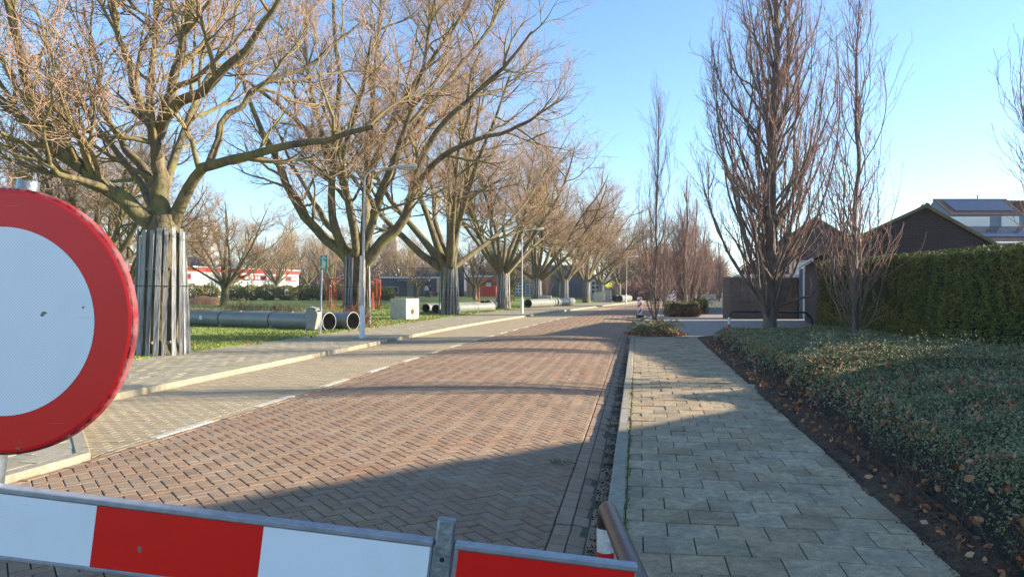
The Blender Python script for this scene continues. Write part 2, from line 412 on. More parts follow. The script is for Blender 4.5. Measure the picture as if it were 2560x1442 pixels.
# clay bricks in herringbone at 45 degrees to the road
W = 0.104
ang = math.radians(35.5); ca, sa = math.cos(ang), math.sin(ang)
gut = 0.36
polys = []
for i in range(-140, 520):
    for j in range(-420, 460):
        m4 = (i - j) % 4
        if m4 == 0: u, v, du, dv = i + 1.0, j + 0.5, W, W / 2
        elif m4 == 3: u, v, du, dv = i + 0.5, j + 1.0, W / 2, W
        else: continue
        x = (ca * u - sa * v) * W; y = (sa * u + ca * v) * W
        if y < 2.2 or y > BR_FAR or x < -0.80 * y - 0.8 or x > 0.3 * y + 0.6: continue
        p = rect(x, y, du, dv, ang)
        if x - 0.3 < float(LB(y)) or x + 0.3 > float(KR(y)) - gut:
            p = cut(p, lambda Y: LB(Y) + (0.12 if Y > 6.9 else 0.11), lambda Y: KR(Y) - gut)
            if p is None: continue
        polys.append(p)
lay('brick', polys, z_road, 0.008, 0.005, 0.04, 0.0012, m_brick, road, 300, 'brick_paving', seed=3, tintf=lambda x, y, t: min(1, max(0, 0.2 + 0.55 * t + 0.22 * float(nz(x, y, 0.55, 2)) + 0.16 * float(nz(x, y, 1.9, 1)))))
# edge bricks along the lane and three gutter rows along the kerb, laid lengthwise
polys = []
def rows(xf, w, L0, Y0, Y1, seed, out):
    rr = random.Random(seed); Y = Y0
    while Y < Y1:
        l = L0 * rr.uniform(0.94, 1.06); x0, x1 = float(xf(Y)), float(xf(Y + l))
        out.append(rect((x0 + x1) / 2, Y + l / 2, l / 2, w / 2, math.atan2(l, x1 - x0))); Y += l
for k in range(3): rows(lambda Y, k=k: KR(Y) - 0.06 - 0.118 * k, 0.114, 0.205, 2.2, 30, 10 + k, polys)
gz_f = lambda X, Y: z_road(X, Y) - 0.012 * (float(KR(Y)) - X < 0.13)
lay('gutter_brick', polys, gz_f, 0.007, 0.005, 0.04, 0.003, m_brick, road, 120, 'gutter_paving', seed=5, tintf=lambda x, y, t: 0.35 + 0.6 * t)
polys = []
rows(lambda Y: LB(Y) + 0.06, 0.105, 0.205, 2.4, 44, 21, polys)
lay('edge_brick', polys, z_road, 0.009, 0.006, 0.04, 0.002, m_brick, road, 60, 'edge_paving', seed=6)
# white pavers that make the dashed line, in the lane
wh = []; pl = []
def dash_on(Y): return ((Y - 7.8) % 2.08) < 1.02 and Y > 7.8
Y = 6.95
while Y < 120:
    l = 0.21 if Y < 44 else 0.6
    x0, x1 = float(D(Y)) - 0.06, float(D(Y + l)) - 0.06
    (wh if dash_on(Y + l / 2) else pl).append(rect((x0 + x1) / 2, Y + l / 2, l / 2, 0.06, math.atan2(l, x1 - x0))); Y += l
lay('white_brick', wh, lambda X, Y: z_lane(X, Y) + 0.004, 0.008, 0.005, 0.04, 0.001, m_white, lane, 110, 'white_line_paving', seed=8)
# concrete bricks of the lane, courses across
polys = list(pl); r_ = random.Random(4)
a0 = math.radians(-9.5); c0, s0 = math.cos(a0), math.sin(a0)
for i in range(0, 480):
    v = 6.0 + i * 0.107
    for j in range(-60, 30):
        u = (j + 0.5 * (i % 2)) * 0.212
        x = c0 * u - s0 * v; y = s0 * u + c0 * v
        if y < 6.9 or y > 40 or x > float(D(y)) or x < float(KL(y)) - 0.3: continue
        p = rect(x, y, 0.106, 0.0535, a0)
        p = cut(p, KL, lambda Y: D(Y) - 0.123)
        if p: polys.append(p)
lay('concrete_brick', polys, z_lane, 0.007, 0.004, 0.04, 0.0008, m_lane, lane, 180, 'concrete_brick_paving', skirt_to=9, seed=9)
# square tiles of the pavement across the road
polys = []
a0 = math.radians(-10.5); c0, s0 = math.cos(a0), math.sin(a0)
for i in range(0, 170):
    v = 3.0 + i * 0.3
    for j in range(-75, 30):
        u = (j + 0.5 * (i % 2)) * 0.3
        x = c0 * u - s0 * v; y = s0 * u + c0 * v
        if y < 4.5 or y > 47.5 or x < -0.78 * y - 1.2: continue
        if x < float(S(y)) - 0.25 or x > float(KL(y)) + 0.25: continue
        p = cut(rect(x, y, 0.15, 0.15, a0), S, lambda Y: KL(Y) - 0.125)
        if p: polys.append(p)
lay('paving_tile', polys, z_left, 0.008, 0.004, 0.04, 0.0015, m_tileL, paveL, 160, 'tile_paving', seed=11)
lay('paving_tile', [[(-4.02, 6.66), (-4.0, 6.86), (-4.56, 7.72), (-4.80, 7.66), (-4.34, 6.72)]], lambda X, Y: -0.005, 0.0, 0.002, 0.03, 0.0, m_tileL, paveL, 1, 'corner_paving', seed=16)
# square tiles of the near pavement, half bond
polys = []
a0 = math.radians(-9.8); c0, s0 = math.cos(a0), math.sin(a0)
for i in range(0, 90):
    v = 1.6 + i * 0.285
    sh = (i % 2) * 0.5
    for j in range(-2, 14):
        u = (j + sh) * 0.3 - 0.13
        x = c0 * u - s0 * v; y = s0 * u + c0 * v
        if y < 1.2 or y > 23.2 or x < float(KR(y)) - 0.2 or x > float(SR(y)) + 0.25: continue
        p = cut(rect(x, y, 0.15, 0.1425, a0), lambda Y: KR(Y) + 0.135, SR)
        if p: polys.append(p)
for k in range(4):                                     # nook between the two beds
    for j in range(3):
        polys.append(rect(float(SR(11.0)) + 0.18 + j * 0.3 - 0.05 * k, 10.75 + k * 0.285 - 0.03 * j, 0.15, 0.1425, a0))
lay('paving_tile', polys, z_right, 0.007, 0.004, 0.045, 0.004, m_tileR, paveR, 300, 'tile_paving', skirt_to=30, seed=12, tintf=lambda x, y, t: min(1, max(0, 0.15 + 0.65 * t + 0.25 * float(nz(x, y, 1.3, 2)))))
# kerb stones, a metre each
def kerb(xs_ys, w, parent, side, seed, zt=0.0):
    rr = random.Random(seed); P = [Vector((x, y)) for x, y in xs_ys]; acc = []
    nn = []
    for i in range(len(P)):
        ns = [Vector((d.y, -d.x)) for d in ((P[j + 1] - P[j]).normalized() for j in (i - 1, i) if 0 <= j < len(P) - 1)]
        m = sum(ns, Vector((0, 0))).normalized(); nn.append(m * (side * w / max(0.5, m.dot(ns[0]))))
    for i in range(len(P) - 1):
        q = [P[i], P[i + 1], P[i + 1] + nn[i + 1], P[i] + nn[i]]; acc.append([(p.x, p.y) for p in q])
    return acc
kp = [(float(KR(y)), y) for y in np.arange(0.5, 24, 0.985)]
polys = kerb(kp, 0.13, paveR, 1, 1)
lay('kerb_stone', polys, lambda X, Y: 0.004, 0.006, 0.012, 0.22, 0.0015, m_kerb, paveR, 30, 'kerb', skirt_to=99, seed=13)
ky = [3.2, 4.1, 5.0, 5.9, 6.82]
kp = [(float(KL(y)), y) for y in ky] + [(-4.82, 8.28), (-5.3, 9.4), (-5.78, 10.5)]
y = 10.5
while y < 110: y += 0.98 if y < 45 else 2.5; kp.append((float(KL(y)), y))
polys = kerb(kp, 0.125, paveL, -1, 2)
lay('kerb_stone', polys, lambda X, Y: 0.004, 0.004, 0.007, 0.2, 0.0012, m_kerb, paveL, 60, 'kerb', skirt_to=200, seed=14)

# grey paved forecourt and side path beyond the near pavement
def flat(name, pts, z, mat):
    me = bpy.data.meshes.new(name); me.from_pydata([(x, y, z) for x, y in pts], [], [tuple(range(len(pts)))]); me.materials.append(mat)
    return prop(link(name, me), kind='structure')
plz = [(float(KR(y)) + 0.02, y) for y in np.arange(23.2, 58, 1.5)]
flat('forecourt', plz + [(19.5, 57), (19.5, 40.2), (11.6, 40.2), (11.6, 38.6), (19, 38.6), (12.8, 24.6), (8.9, 24.4), (5.8, 23.4)], 0.003, m_plaza)
kp = [(float(KR(y)) - 0.05, y) for y in np.arange(24, 60, 1.0)]
polys = kerb(kp, 0.2, None, 1, 3)
lay('kerb_stone', polys, lambda X, Y: 0.012, 0.006, 0.01, 0.2, 0.002, m_kerb, paveR, 0, 'flush_kerb', skirt_to=99, seed=15)
# planting bed soil
bed = [(float(SR(y)) + 0.01, y) for y in np.arange(-3, 22.6, 0.5)]
V = []; Fc = []
for y in np.arange(-3, 23.4, 0.1):
    x0 = float(SR(y)) - 0.03 + 0.07 * float(nz(y * 2.3, 0.7, 1.0, 2)) + 0.03 * float(nz(y * 9, 0.2, 1.0, 1))
    for k, x in enumerate(np.linspace(0, 1, 12)):
        xx = x0 + (11.2 - x0) * x ** 1.5; V.append((xx, y, -0.022 + 0.085 * min(1, (xx - x0) / 0.22) ** 0.6 + 0.012 * float(nz(xx, y, 2.6, 1)) + 0.008 * float(nz(xx, y, 9.0, 2))))
n = 12
for i in range(len(V) // n - 1):
    for j in range(n - 1): Fc.append((i * n + j, i * n + j + 1, (i + 1) * n + j + 1, (i + 1) * n + j))
prop(link('soil', np_mesh('soil', V, np.array(Fc), m_soil, smooth=True)), kind='structure')
# ------------------------------------------------------------------ bare trees
m_bark = M('bark', lin(126, 112, 84), lin(66, 60, 48), 7, 0.92, 1.0, 22, c3=lin(120, 118, 58), s3=2.2, a3=0.75, stretch=(1, 1, 0.45), obj=True)
m_branch = M('branch_bark', lin(142, 124, 86), lin(98, 86, 62), 6, 0.9, 0.6, 40, c3=lin(138, 130, 70), s3=1.3, a3=0.7, obj=True)
m_twig = M('twig', lin(182, 150, 122), lin(158, 124, 102), 1.2, 0.85, 0, c3=lin(158, 140, 92), s3=0.5, a3=0.6, obj=True)
m_colbark = M('column_bark', lin(122, 110, 98), lin(88, 78, 70), 8, 0.9, 0.8, 30, stretch=(1, 1, 0.4), obj=True)
m_coltwig = M('column_twig', lin(156, 122, 104), lin(128, 98, 86), 1.5, 0.85, 0, obj=True)

def unit(a): return a / (np.linalg.norm(a, axis=-1, keepdims=True) + 1e-9)
def tubes(P, R, sides, rng):
    """P (m,k,3), R (m,k) -> verts, quads"""
    m, k, _ = P.shape
    T = unit(np.gradient(P, axis=1))
    ref = unit(rng.normal(size=(m, 1, 3))); mean = unit(T.mean(1, keepdims=True))
    ref = unit(ref - mean * (ref * mean).sum(-1, keepdims=True))
    U = unit(ref - T * (ref * T).sum(-1, keepdims=True)); Wv = np.cross(T, U)
    an = np.arange(sides) * 2 * np.pi / sides
    V = P[:, :, None, :] + R[:, :, None, None] * (np.cos(an)[None, None, :, None] * U[:, :, None, :] + np.sin(an)[None, None, :, None] * Wv[:, :, None, :])
    idx = np.arange(m * k * sides).reshape(m, k, sides)
    a = idx[:, :-1, :]; b = np.roll(idx, -1, 2)[:, :-1, :]; c = np.roll(idx, -1, 2)[:, 1:, :]; d = idx[:, 1:, :]
    return V.reshape(-1, 3), np.stack([a, b, c, d], -1).reshape(-1, 4)
def grow(P, R, idx, t, ang, length, r0, r1, nseg, wob, trop, rng, curl=0.0, az=None):
    """children on parents P[idx] at parameter t"""
    k = P.shape[1]; f = t * (k - 1); i0 = np.clip(f.astype(int), 0, k - 2); fr = (f - i0)[:, None]
    a, b = P[idx, i0], P[idx, i0 + 1]
    p = a + (b - a) * fr; tan = unit(b - a)
    rp = R[idx, i0] * (1 - fr[:, 0]) + R[idx, i0 + 1] * fr[:, 0]
    rnd = unit(rng.normal(size=p.shape)) if az is None else az
    per = unit(rnd - tan * (rnd * tan).sum(-1, keepdims=True))
    d = tan * np.cos(ang)[:, None] + per * np.sin(ang)[:, None]
    r0 = np.minimum(r0, rp * 0.72); pts = [p]
    bend = unit(rng.normal(size=p.shape)) * curl
    st = (length / nseg)[:, None]
    for s in range(nseg):
        d = unit(d + rng.normal(size=p.shape) * wob + np.array([0, 0, 1.0]) * trop + bend)
        p = p + d * st; pts.append(p)
    Q = np.stack(pts, 1); tt = np.linspace(0, 1, nseg + 1)[None, :]
    RR = r0[:, None] * (1 - tt) + r1 * tt if np.isscalar(r1) else r0[:, None] * (1 - tt) + r1[:, None] * tt
    return Q, RR
def resample(pts, rad, k):
    pts = np.array(pts, float); rad = np.array(rad, float)
    c = curve3(pts); s = np.linspace(0, 1, k); 
    return c(s), np.interp(s, np.linspace(0, 1, len(rad)), rad)
def curve3(p):
    n = len(p); m = np.gradient(p, axis=0)
    def f(s):
        x = s * (n - 1); i = np.clip(x.astype(int), 0, n - 2); t = (x - i)[:, None]
        return (2 * t**3 - 3 * t**2 + 1) * p[i] + (t**3 - 2 * t**2 + t) * m[i] + (-2 * t**3 + 3 * t**2) * p[i + 1] + (t**3 - t**2) * m[i + 1]
    return f

def broad_tree(name, seed, limbs=None, H=12.5, th=2.7, rt=0.36, dens=1.0, nlimb=7):
    """returns (trunk mesh, crown mesh) in local coordinates, base at the origin"""
    rng = np.random.default_rng(seed); K = 15
    # trunk
    zt = np.array([-0.1, 0.15, 0.5, 1.2, 2.0, th, th + 0.5]); rr = rt * np.array([1.5, 1.25, 1.08, 1.0, 0.98, 1.02, 0.7])
    tp = np.stack([0.05 * np.sin(zt * 1.3 + seed), 0.05 * np.cos(zt * 1.1 + seed), zt], 1)
    TP, TR = resample(tp, rr, 14)
    L1P = []; L1R = []
    if limbs is None:
        a0 = rng.uniform(0, 6.28)
        for i in range(nlimb):
            az = a0 + i * 2 * math.pi / nlimb + rng.normal(0, 0.25)
            el = math.radians(rng.uniform(26, 50) if i % 2 == 0 else rng.uniform(48, 74))
            ln = H * rng.uniform(0.62, 0.8); p = np.array([0.12 * math.cos(az), 0.12 * math.sin(az), th - 0.35 + 0.1 * i % 0.5]); pts = [p.copy()]
            e = el
            for s in range(7):
                e += (math.radians(70) - e) * (0.10 if el < 0.9 else 0.06) + rng.normal(0, 0.09); az2 = az + rng.normal(0, 0.14); az = az2
                p = p + ln / 7 * np.array([math.cos(e) * math.cos(az), math.cos(e) * math.sin(az), math.sin(e)]); pts.append(p.copy())
            r0 = rt * rng.uniform(0.34, 0.52)
            P, R = resample(pts, [r0 * 1.25, r0, r0 * .8, r0 * .66, r0 * .54, r0 * .42, r0 * .3, r0 * .18], K); L1P.append(P); L1R.append(R)
    else:
        for pts, r0, r1 in limbs:
            n = len(pts); P, R = resample(pts, [r0 + (r1 - r0) * (i / (n - 1)) ** 0.8 for i in range(n)], K)
            P[1:-1] += rng.normal(0, 0.03, (K - 2, 3)); L1P.append(P); L1R.append(R)
    L1P = np.array(L1P); L1R = np.array(L1R)
    n1 = len(L1P); le = np.linalg.norm(np.diff(L1P, axis=1), axis=2).sum(1)
    def kids(P, per_len, tlo, thi, cap=None):
        l = np.linalg.norm(np.diff(P, axis=1), axis=2).sum(1); n = np.maximum(2, rng.poisson(l * per_len))
        idx = np.repeat(np.arange(len(P)), n); t = rng.uniform(tlo, thi, len(idx)); return idx, t, l[idx]
    cen = np.array([0, 0, th + 1.5])
    i2, t2, l2 = kids(L1P, 1.3 * dens, 0.24, 1.0)
    out = unit(L1P[i2, -1] * 0 + rng.normal(size=(len(i2), 3)))
    L2P, L2R = grow(L1P, L1R, i2, t2, np.radians(rng.uniform(28, 62, len(i2))), rng.uniform(0.32, 0.5, len(i2)) * H * 0.62 * (1.08 - 0.55 * t2), np.full(len(i2), 0.07), 0.012, 9, 0.13, 0.055, rng, 0.03)
    i3, t3, l3 = kids(L2P, 2.8 * dens, 0.25, 1.0)
    L3P, L3R = grow(L2P, L2R, i3, t3, np.radians(rng.uniform(25, 60, len(i3))), rng.uniform(0.9, 2.2, len(i3)) * (1.1 - 0.5 * t3), np.full(len(i3), 0.025), 0.006, 6, 0.15, 0.07, rng, 0.05)
    i4, t4, l4 = kids(L3P, 4.6 * dens, 0.22, 1.0)
    L4P, L4R = grow(L3P, L3R, i4, t4, np.radians(rng.uniform(25, 65, len(i4))), rng.uniform(0.5, 1.2, len(i4)), np.full(len(i4), 0.012), 0.0058, 4, 0.2, 0.12, rng, 0.10)
    i5, t5, l5 = kids(L4P, 3.0 * dens, 0.3, 1.0)
    L5P, L5R = grow(L4P, L4R, i5, t5, np.radians(rng.uniform(30, 65, len(i5))), rng.uniform(0.18, 0.48, len(i5)), np.full(len(i5), 0.0078), 0.005, 2, 0.2, 0.16, rng, 0.12)
    Va, Fa = tubes(TP[None], TR[None], 18, rng); Vb, Fb = tubes(L1P, L1R, 10, rng)
    Va = Va + (rng.normal(0, 0.012, Va.shape))
    trunk = np_mesh(name + '_trunk', np.concatenate([Va, Vb]), np.concatenate([Fa, Fb + len(Va)]), m_bark, smooth=True)
    Vs = []; Fs = []; mi = []; o = 0
    for P, R, sd_, mt in ((L2P, L2R, 6, 0), (L3P, L3R, 4, 0), (L4P, L4R, 3, 1), (L5P, L5R, 3, 1)):
        v, f = tubes(P, R, sd_, rng); Vs.append(v); Fs.append(f + o); mi.append(np.full(len(f), mt)); o += len(v)
    crown = np_mesh(name + '_crown', np.concatenate(Vs), np.concatenate(Fs), [m_branch, m_twig], np.concatenate(mi), smooth=True)
    return trunk, crown

def column_tree(name, seed, H=11, rt=0.15, n1=70, w=1.0, stems=1, d2=3.0, d3=5.0, base=0.3, trop=0.13, rmax=1.4):
    rng = np.random.default_rng(seed); K = 22
    SP = []; SR_ = []
    for s in range(stems):
        a = rng.uniform(0, 6.28); off = 0.0 if s == 0 else 0.35 * w
        h = H * (1.0 if s == 0 else rng.uniform(0.6, 0.85)); z = np.linspace(-0.05, h, 12); q = np.clip(z / 1.5, 0, 1)
        x = off * math.cos(a) * q + np.cumsum(rng.normal(0, 0.06, 12)); y = off * math.sin(a) * q + np.cumsum(rng.normal(0, 0.06, 12))
        r0 = rt * (1 if s == 0 else 0.6)
        P, R = resample(np.stack([x, y, z], 1), [r0 * 1.45] + [r0 * (1 - i / 12) ** 0.85 + 0.006 for i in range(1, 12)], K); SP.append(P); SR_.append(R)
    SP = np.array(SP); SR_ = np.array(SR_)
    idx = rng.integers(0, stems, n1); t = base / H + (0.94 - base / H) * rng.uniform(0, 1, n1) ** 1.7
    ln = H * 0.60 * (1.02 - t) * rng.uniform(0.4, 1.05, n1) + 0.6
    az = unit(np.concatenate([rng.normal(size=(n1, 2)), np.zeros((n1, 1))], 1))
    P1, R1 = grow(SP, SR_, idx, t, np.radians(rng.uniform(13, 42, n1)) * w, ln, rt * 0.3 * (1.1 - 0.7 * t), 0.005, 14, 0.13, trop, rng, 0.015, az)
    # the crown keeps to a narrow oval
    zr = np.clip(P1[..., 2] / H, 0, 1.1); env = rmax * np.interp(zr, [0, 0.12, 0.30, 0.48, 0.70, 0.9, 1.1], [0.45, 0.62, 0.92, 1.0, 0.80, 0.42, 0.2])
    rr_ = np.linalg.norm(P1[..., :2], axis=-1) + 1e-6; k_ = env * np.tanh(rr_ / env) / rr_; P1[..., :2] *= k_[..., None]
    def kids(P, per_len, tlo):
        l = np.linalg.norm(np.diff(P, axis=1), axis=2).sum(1); n = np.maximum(1, rng.poisson(l * per_len)); i = np.repeat(np.arange(len(P)), n)
        return i, rng.uniform(tlo, 1.0, len(i))
    i2, t2 = kids(P1, d2, 0.12)
    P2, R2 = grow(P1, R1, i2, t2, np.radians(rng.uniform(14, 34, len(i2))), rng.uniform(0.6, 1.6, len(i2)), np.full(len(i2), 0.011), 0.004, 7, 0.18, 0.13, rng, 0.04)
    i3, t3 = kids(P2, d3, 0.15)
    P3, R3 = grow(P2, R2, i3, t3, np.radians(rng.uniform(20, 50, len(i3))), rng.uniform(0.15, 0.45, len(i3)), np.full(len(i3), 0.0055), 0.0032, 3, 0.16, 0.12, rng, 0.06)
    Va, Fa = tubes(SP, SR_, 10, rng)
    trunk = np_mesh(name + '_trunk', Va, Fa, m_colbark, smooth=True)
    Vs = []; Fs = []; mi = []; o = 0
    for P, R, sd_, mt in ((P1, R1, 6, 0), (P2, R2, 3, 1), (P3, R3, 3, 1)):
        v, f = tubes(P, R, sd_, rng); Vs.append(v); Fs.append(f + o); mi.append(np.full(len(f), mt)); o += len(v)
    return trunk, np_mesh(name + '_crown', np.concatenate(Vs), np.concatenate(Fs), [m_colbark, m_coltwig], np.concatenate(mi), smooth=True)

def plant(name, meshes, label, cat, X, Y, z=0.0, rot=0.0, sc=1.0, group=None):
    t = thing(name, label, cat, (X, Y, z), (0, 0, rot), group); t.scale = (sc, sc, sc) if np.isscalar(sc) else sc
    link('trunk', meshes[0], t); link('crown', meshes[1], t)
    return t

# limbs of the two nearest street trees, laid out as they fork: (px, py, metres further away), thick end, thin end
def limbs_at(X0, Y0, spec):
    out = []
    for r0, r1, pts in spec:
        out.append(([np.array([at(px, Y0 + dy) - X0, dy, zz(py, Y0 + dy)]) for px, py, dy in pts], r0, r1))
    return out
T1X, T1Y = at(405, 17.4), 17.4
spec1 = [
    (0.24, 0.05, [(392, 580, 0), (345, 530, -0.2), (270, 470, -0.5), (205, 420, -0.8), (130, 330, -1.2), (70, 200, -1.5), (20, 20, -1.8), (-30, -150, -2.2)]),
    (0.16, 0.04, [(215, 425, -0.8), (120, 360, -0.4), (0, 250, 0.1), (-120, 150, 0.6), (-260, 40, 1.0)]),
    (0.25, 0.10, [(405, 590, 0), (400, 500, 0.1), (398, 420, 0.2), (388, 340, 0.3), (380, 310, 0.3)]),
    (0.15, 0.04, [(388, 340, 0.3), (350, 260, 0.6), (320, 160, 0.8), (285, 40, 1.0), (250, -120, 1.3)]),
    (0.16, 0.04, [(392, 345, 0.3), (430, 220, 0.0), (455, 110, -0.3), (480, 0, -0.5), (520, -180, -0.8)]),
    (0.16, 0.035, [(395, 330, 0.3), (450, 260, -0.3), (520, 220, -0.8), (620, 110, -1.3), (690, 20, -1.7), (760, -80, -2.0)]),
    (0.10, 0.03, [(380, 320, 0.3), (372, 200, 1.0), (390, 60, 1.6), (385, -90, 2.0)]),
    (0.17, 0.05, [(430, 570, 0.1), (462, 490, -0.1), (500, 425, -0.4), (580, 400, -0.9), (690, 372, -1.3), (800, 350, -1.6), (930, 318, -1.9)]),
    (0.10, 0.03, [(520, 418, -0.4), (560, 300, 0.3), (660, 210, 0.8), (780, 160, 1.2), (900, 60, 1.6)]),
    (0.13, 0.03, [(395, 470, 0.1), (330, 390, 0.8), (265, 280, 1.5), (240, 150, 2.2), (210, 20, 2.8)]),
    (0.14, 0.03, [(400, 560, 0.3), (420, 440, 1.5), (470, 300, 2.6), (540, 150, 3.6), (600, 0, 4.4), (640, -160, 5)]),
    (0.12, 0.03, [(395, 565, 0.3), (350, 450, 1.6), (250, 330, 2.8), (160, 200, 3.8), (90, 60, 4.6)]),
    (0.09, 0.03, [(290, 480, -0.4), (210, 455, -1.2), (130, 420, -2.0), (60, 360, -2.6), (0, 330, -3.1)]),
]
T2X, T2Y = at(893, 31.6), 31.6
spec2 = [
    (0.18, 0.04, [(908, 610, 0.2), (950, 480, 1.0), (1030, 330, 1.6), (1130, 190, 2.0), (1230, 60, 2.4), (1290, -60, 2.8)]),
    (0.15, 0.04, [(925, 430, 0.8), (1000, 260, 0.3), (1100, 120, -0.2), (1180, 0, -0.8), (1230, -120, -1.2)]),
    (0.15, 0.04, [(850, 420, 0.9), (740, 300, 0.2), (640, 220, -0.6), (540, 170, -1.4)]),
    (0.30, 0.05, [(885, 660, 0), (845, 620, 0), (790, 575, -0.3), (735, 500, -0.8), (700, 420, -1.2), (660, 330, -1.8), (610, 220, -2.2), (590, 100, -2.6)]),
    (0.22, 0.05, [(870, 640, 0), (838, 570, -0.5), (828, 470, -0.8), (840, 350, -1.2), (850, 220, -1.5), (835, 80, -2.0), (830, -40, -2.2)]),
    (0.24, 0.05, [(895, 640, 0.2), (880, 540, 0.5), (850, 440, 0.9), (800, 320, 1.4), (770, 180, 2.0), (760, 50, 2.4)]),
    (0.24, 0.05, [(905, 650, 0), (915, 540, 0.4), (920, 400, 0.8), (930, 250, 1.0), (945, 80, 1.2), (960, -80, 1.4)]),
    (0.22, 0.04, [(910, 640, -0.2), (930, 560, -0.8), (965, 450, -1.6), (1020, 300, -2.4), (1060, 150, -3.0), (1090, -20, -3.5)]),
    (0.28, 0.05, [(915, 655, 0), (960, 605, -0.2), (1015, 540, -0.4), (1040, 430, -0.6), (1090, 330, -0.9), (1170, 250, -1.3), (1260, 170, -1.6), (1330, 80, -2.0)]),
    (0.16, 0.04, [(1030, 470, -0.5), (1100, 400, -1.4), (1190, 350, -2.2), (1290, 320, -2.8), (1370, 270, -3.4)]),
    (0.20, 0.04, [(900, 640, 0.4), (940, 520, 1.8), (1000, 380, 3.2), (1080, 220, 4.4), (1140, 60, 5.2)]),
    (0.18, 0.04, [(890, 640, -0.3), (880, 540, -1.8), (860, 400, -3.2), (900, 250, -4.4), (930, 90, -5.2)]),
    (0.18, 0.04, [(885, 650, 0.4), (820, 560, 2.0), (740, 430, 3.4), (680, 300, 4.4)]),
]
T1 = broad_tree('street_tree_a', 11, limbs_at(T1X, T1Y, spec1), H=11.5, th=2.75, rt=0.37, dens=0.88)
T2 = broad_tree('street_tree_b', 12, limbs_at(T2X, T2Y, spec2), H=13.5, th=2.75, rt=0.40, dens=0.88)
T3 = broad_tree('street_tree_c', 13, H=16.8, th=2.75, rt=0.42, dens=0.78, nlimb=10)
T4 = broad_tree('street_tree_d', 17, H=15.8, th=2.7, rt=0.40, dens=0.78, nlimb=10)
G1 = 'bare street trees along the far pavement'
ROW = [(405, 17.4, T1, 0, 1.0, 'largest bare street tree with forked mossy limbs, nearest the round sign'),
       (893, 31.6, T2, 0, 1.0, 'bare street tree behind the tall lamp post beside the green sign'),
       (1122, 44.6, T3, 0.4, (1.08, 1.08, 1.05), 'bare street tree just right of the pale concrete box, third in the row'),
       (1258, 57.6, T4, 1.9, 1.06, 'bare street tree with mossy fork left of the second lamp post'),
       (1342, 67.0, T3, 3.3, 0.9, 'bare street tree right of the second lamp post'),
       (1410, 77.0, T4, 4.4, 0.92, 'bare street tree in front of the ribbed blue hall'),
       (1466, 88.0, T3, 5.3, 0.92, 'leaning bare street tree beside the stacked concrete boxes'),
       (1503, 100.0, T4, 0.6, 0.88, 'bare street tree between white window wall and lime awning'),
       (1545, 104.0, T3, 1.6, 0.86, 'bare street tree right of the lime awning, farthest in the row')]
TREES = []
for px, Y, ms, rot, sc, lab in ROW:
    X = at(px, Y); TREES.append((X, Y, gz(X, Y))); plant('street_tree', ms, lab, 'tree', X, Y, gz(X, Y), rot, sc, G1)
BG = [(250, 38, T4, 2.2, 0.85, 'bare park tree rising behind the largest street tree, close left of its trunk'),
      (318, 54, T3, 4.0, 0.72, 'bare park tree low behind the right rim of the round sign'),
      (40, 46, T4, 5.0, 0.85, 'bare park tree whose crown shows above the round sign'),
      (562, 64, T3, 2.6, (0.8, 0.8, 0.66), 'thick-trunked bare park tree in front of the white building'),
      (692, 112, T4, 3.1, 0.75, 'multi-stemmed bare tree behind the right half of the white building'),
      (832, 120, T3, 0.2, 0.75, 'bare tree far behind the green sign'),
      (1188, 86, T4, 0.9, 0.55, 'slender bare tree in front of the orange brick wall'),
      (1042, 98, T3, 2.0, (0.4, 0.4, 0.5), 'thin leaning young tree before the dark school building'),
      (380, 96, T4, 4.6, 0.75, 'bare park tree in the gap right of the largest guard'),
      (640, 150, T3, 3.6, 0.9, 'far bare tree above the roof light of the white building'),
      (770, 138, T4, 5.6, 0.85, 'far bare tree left of the green sign'),
      (900, 146, T3, 1.2, 0.9, 'far bare tree behind the second guard'),
      (470, 140, T3, 1.0, 0.9, 'far bare tree above the white roof, left of the park tree'),
      (1000, 150, T4, 2.0, 0.95, 'far bare tree behind the dark school building')]
for px, Y, ms, rot, sc, lab in BG:
    X = at(px, Y); plant('park_tree', ms, lab, 'tree', X, Y, gz(X, Y), rot, sc, 'bare trees in the park')

CB = column_tree('column_tree_a', 31, H=14.5, rt=0.17, n1=135, w=1.2, stems=1, d2=3.0, d3=3.2, trop=0.10, base=0.5, rmax=2.35)
CT = column_tree('column_tree_b', 32, H=8.8, rt=0.075, n1=54, w=1.05, stems=1, d2=2.4, d3=2.8, base=0.25, trop=0.11, rmax=1.25)
CM = column_tree('column_tree_c', 33, H=9.0, rt=0.13, n1=80, w=0.9, stems=2, d2=3.2, d3=4.0, trop=0.14)
G2 = 'narrow upright trees on the near side'
for px, Y, ms, rot, sc, lab in [
        (1925, 23.2, CB, 0.3, 1.0, 'tallest and widest upright bare tree, in front of the dark rail'),
        (2138, 18.8, CT, 1.1, 1.0, 'slim wispy upright tree against the clipped hedge'),
        (2690, 12.2, CT, 3.4, (0.85, 0.85, 1.05), 'upright tree at the right edge of the picture, only twigs showing'),
        (1640, 24.8, CT, 2.2, (0.6, 0.6, 0.88), 'thin upright tree standing in the round kerbside planting'),
        (1712, 45.0, CM, 0.2, 0.93, 'upright tree right behind the low box hedge'),
        (1735, 57.0, CM, 1.4, 0.95, 'upright tree second behind the low box hedge'),
        (1662, 70.0, CM, 5.2, 0.9, 'upright tree far down the street behind the thin tree'),
        (1762, 72.0, CM, 2.6, 0.95, 'upright tree far down the path, left of the white posts'),
        (1800, 100.0, CM, 3.9, 0.9, 'smallest upright tree at the end of the path')]:
    X = at(px, Y); plant('upright_tree', ms, lab, 'tree', X, Y, 0.0, rot, sc, G2)
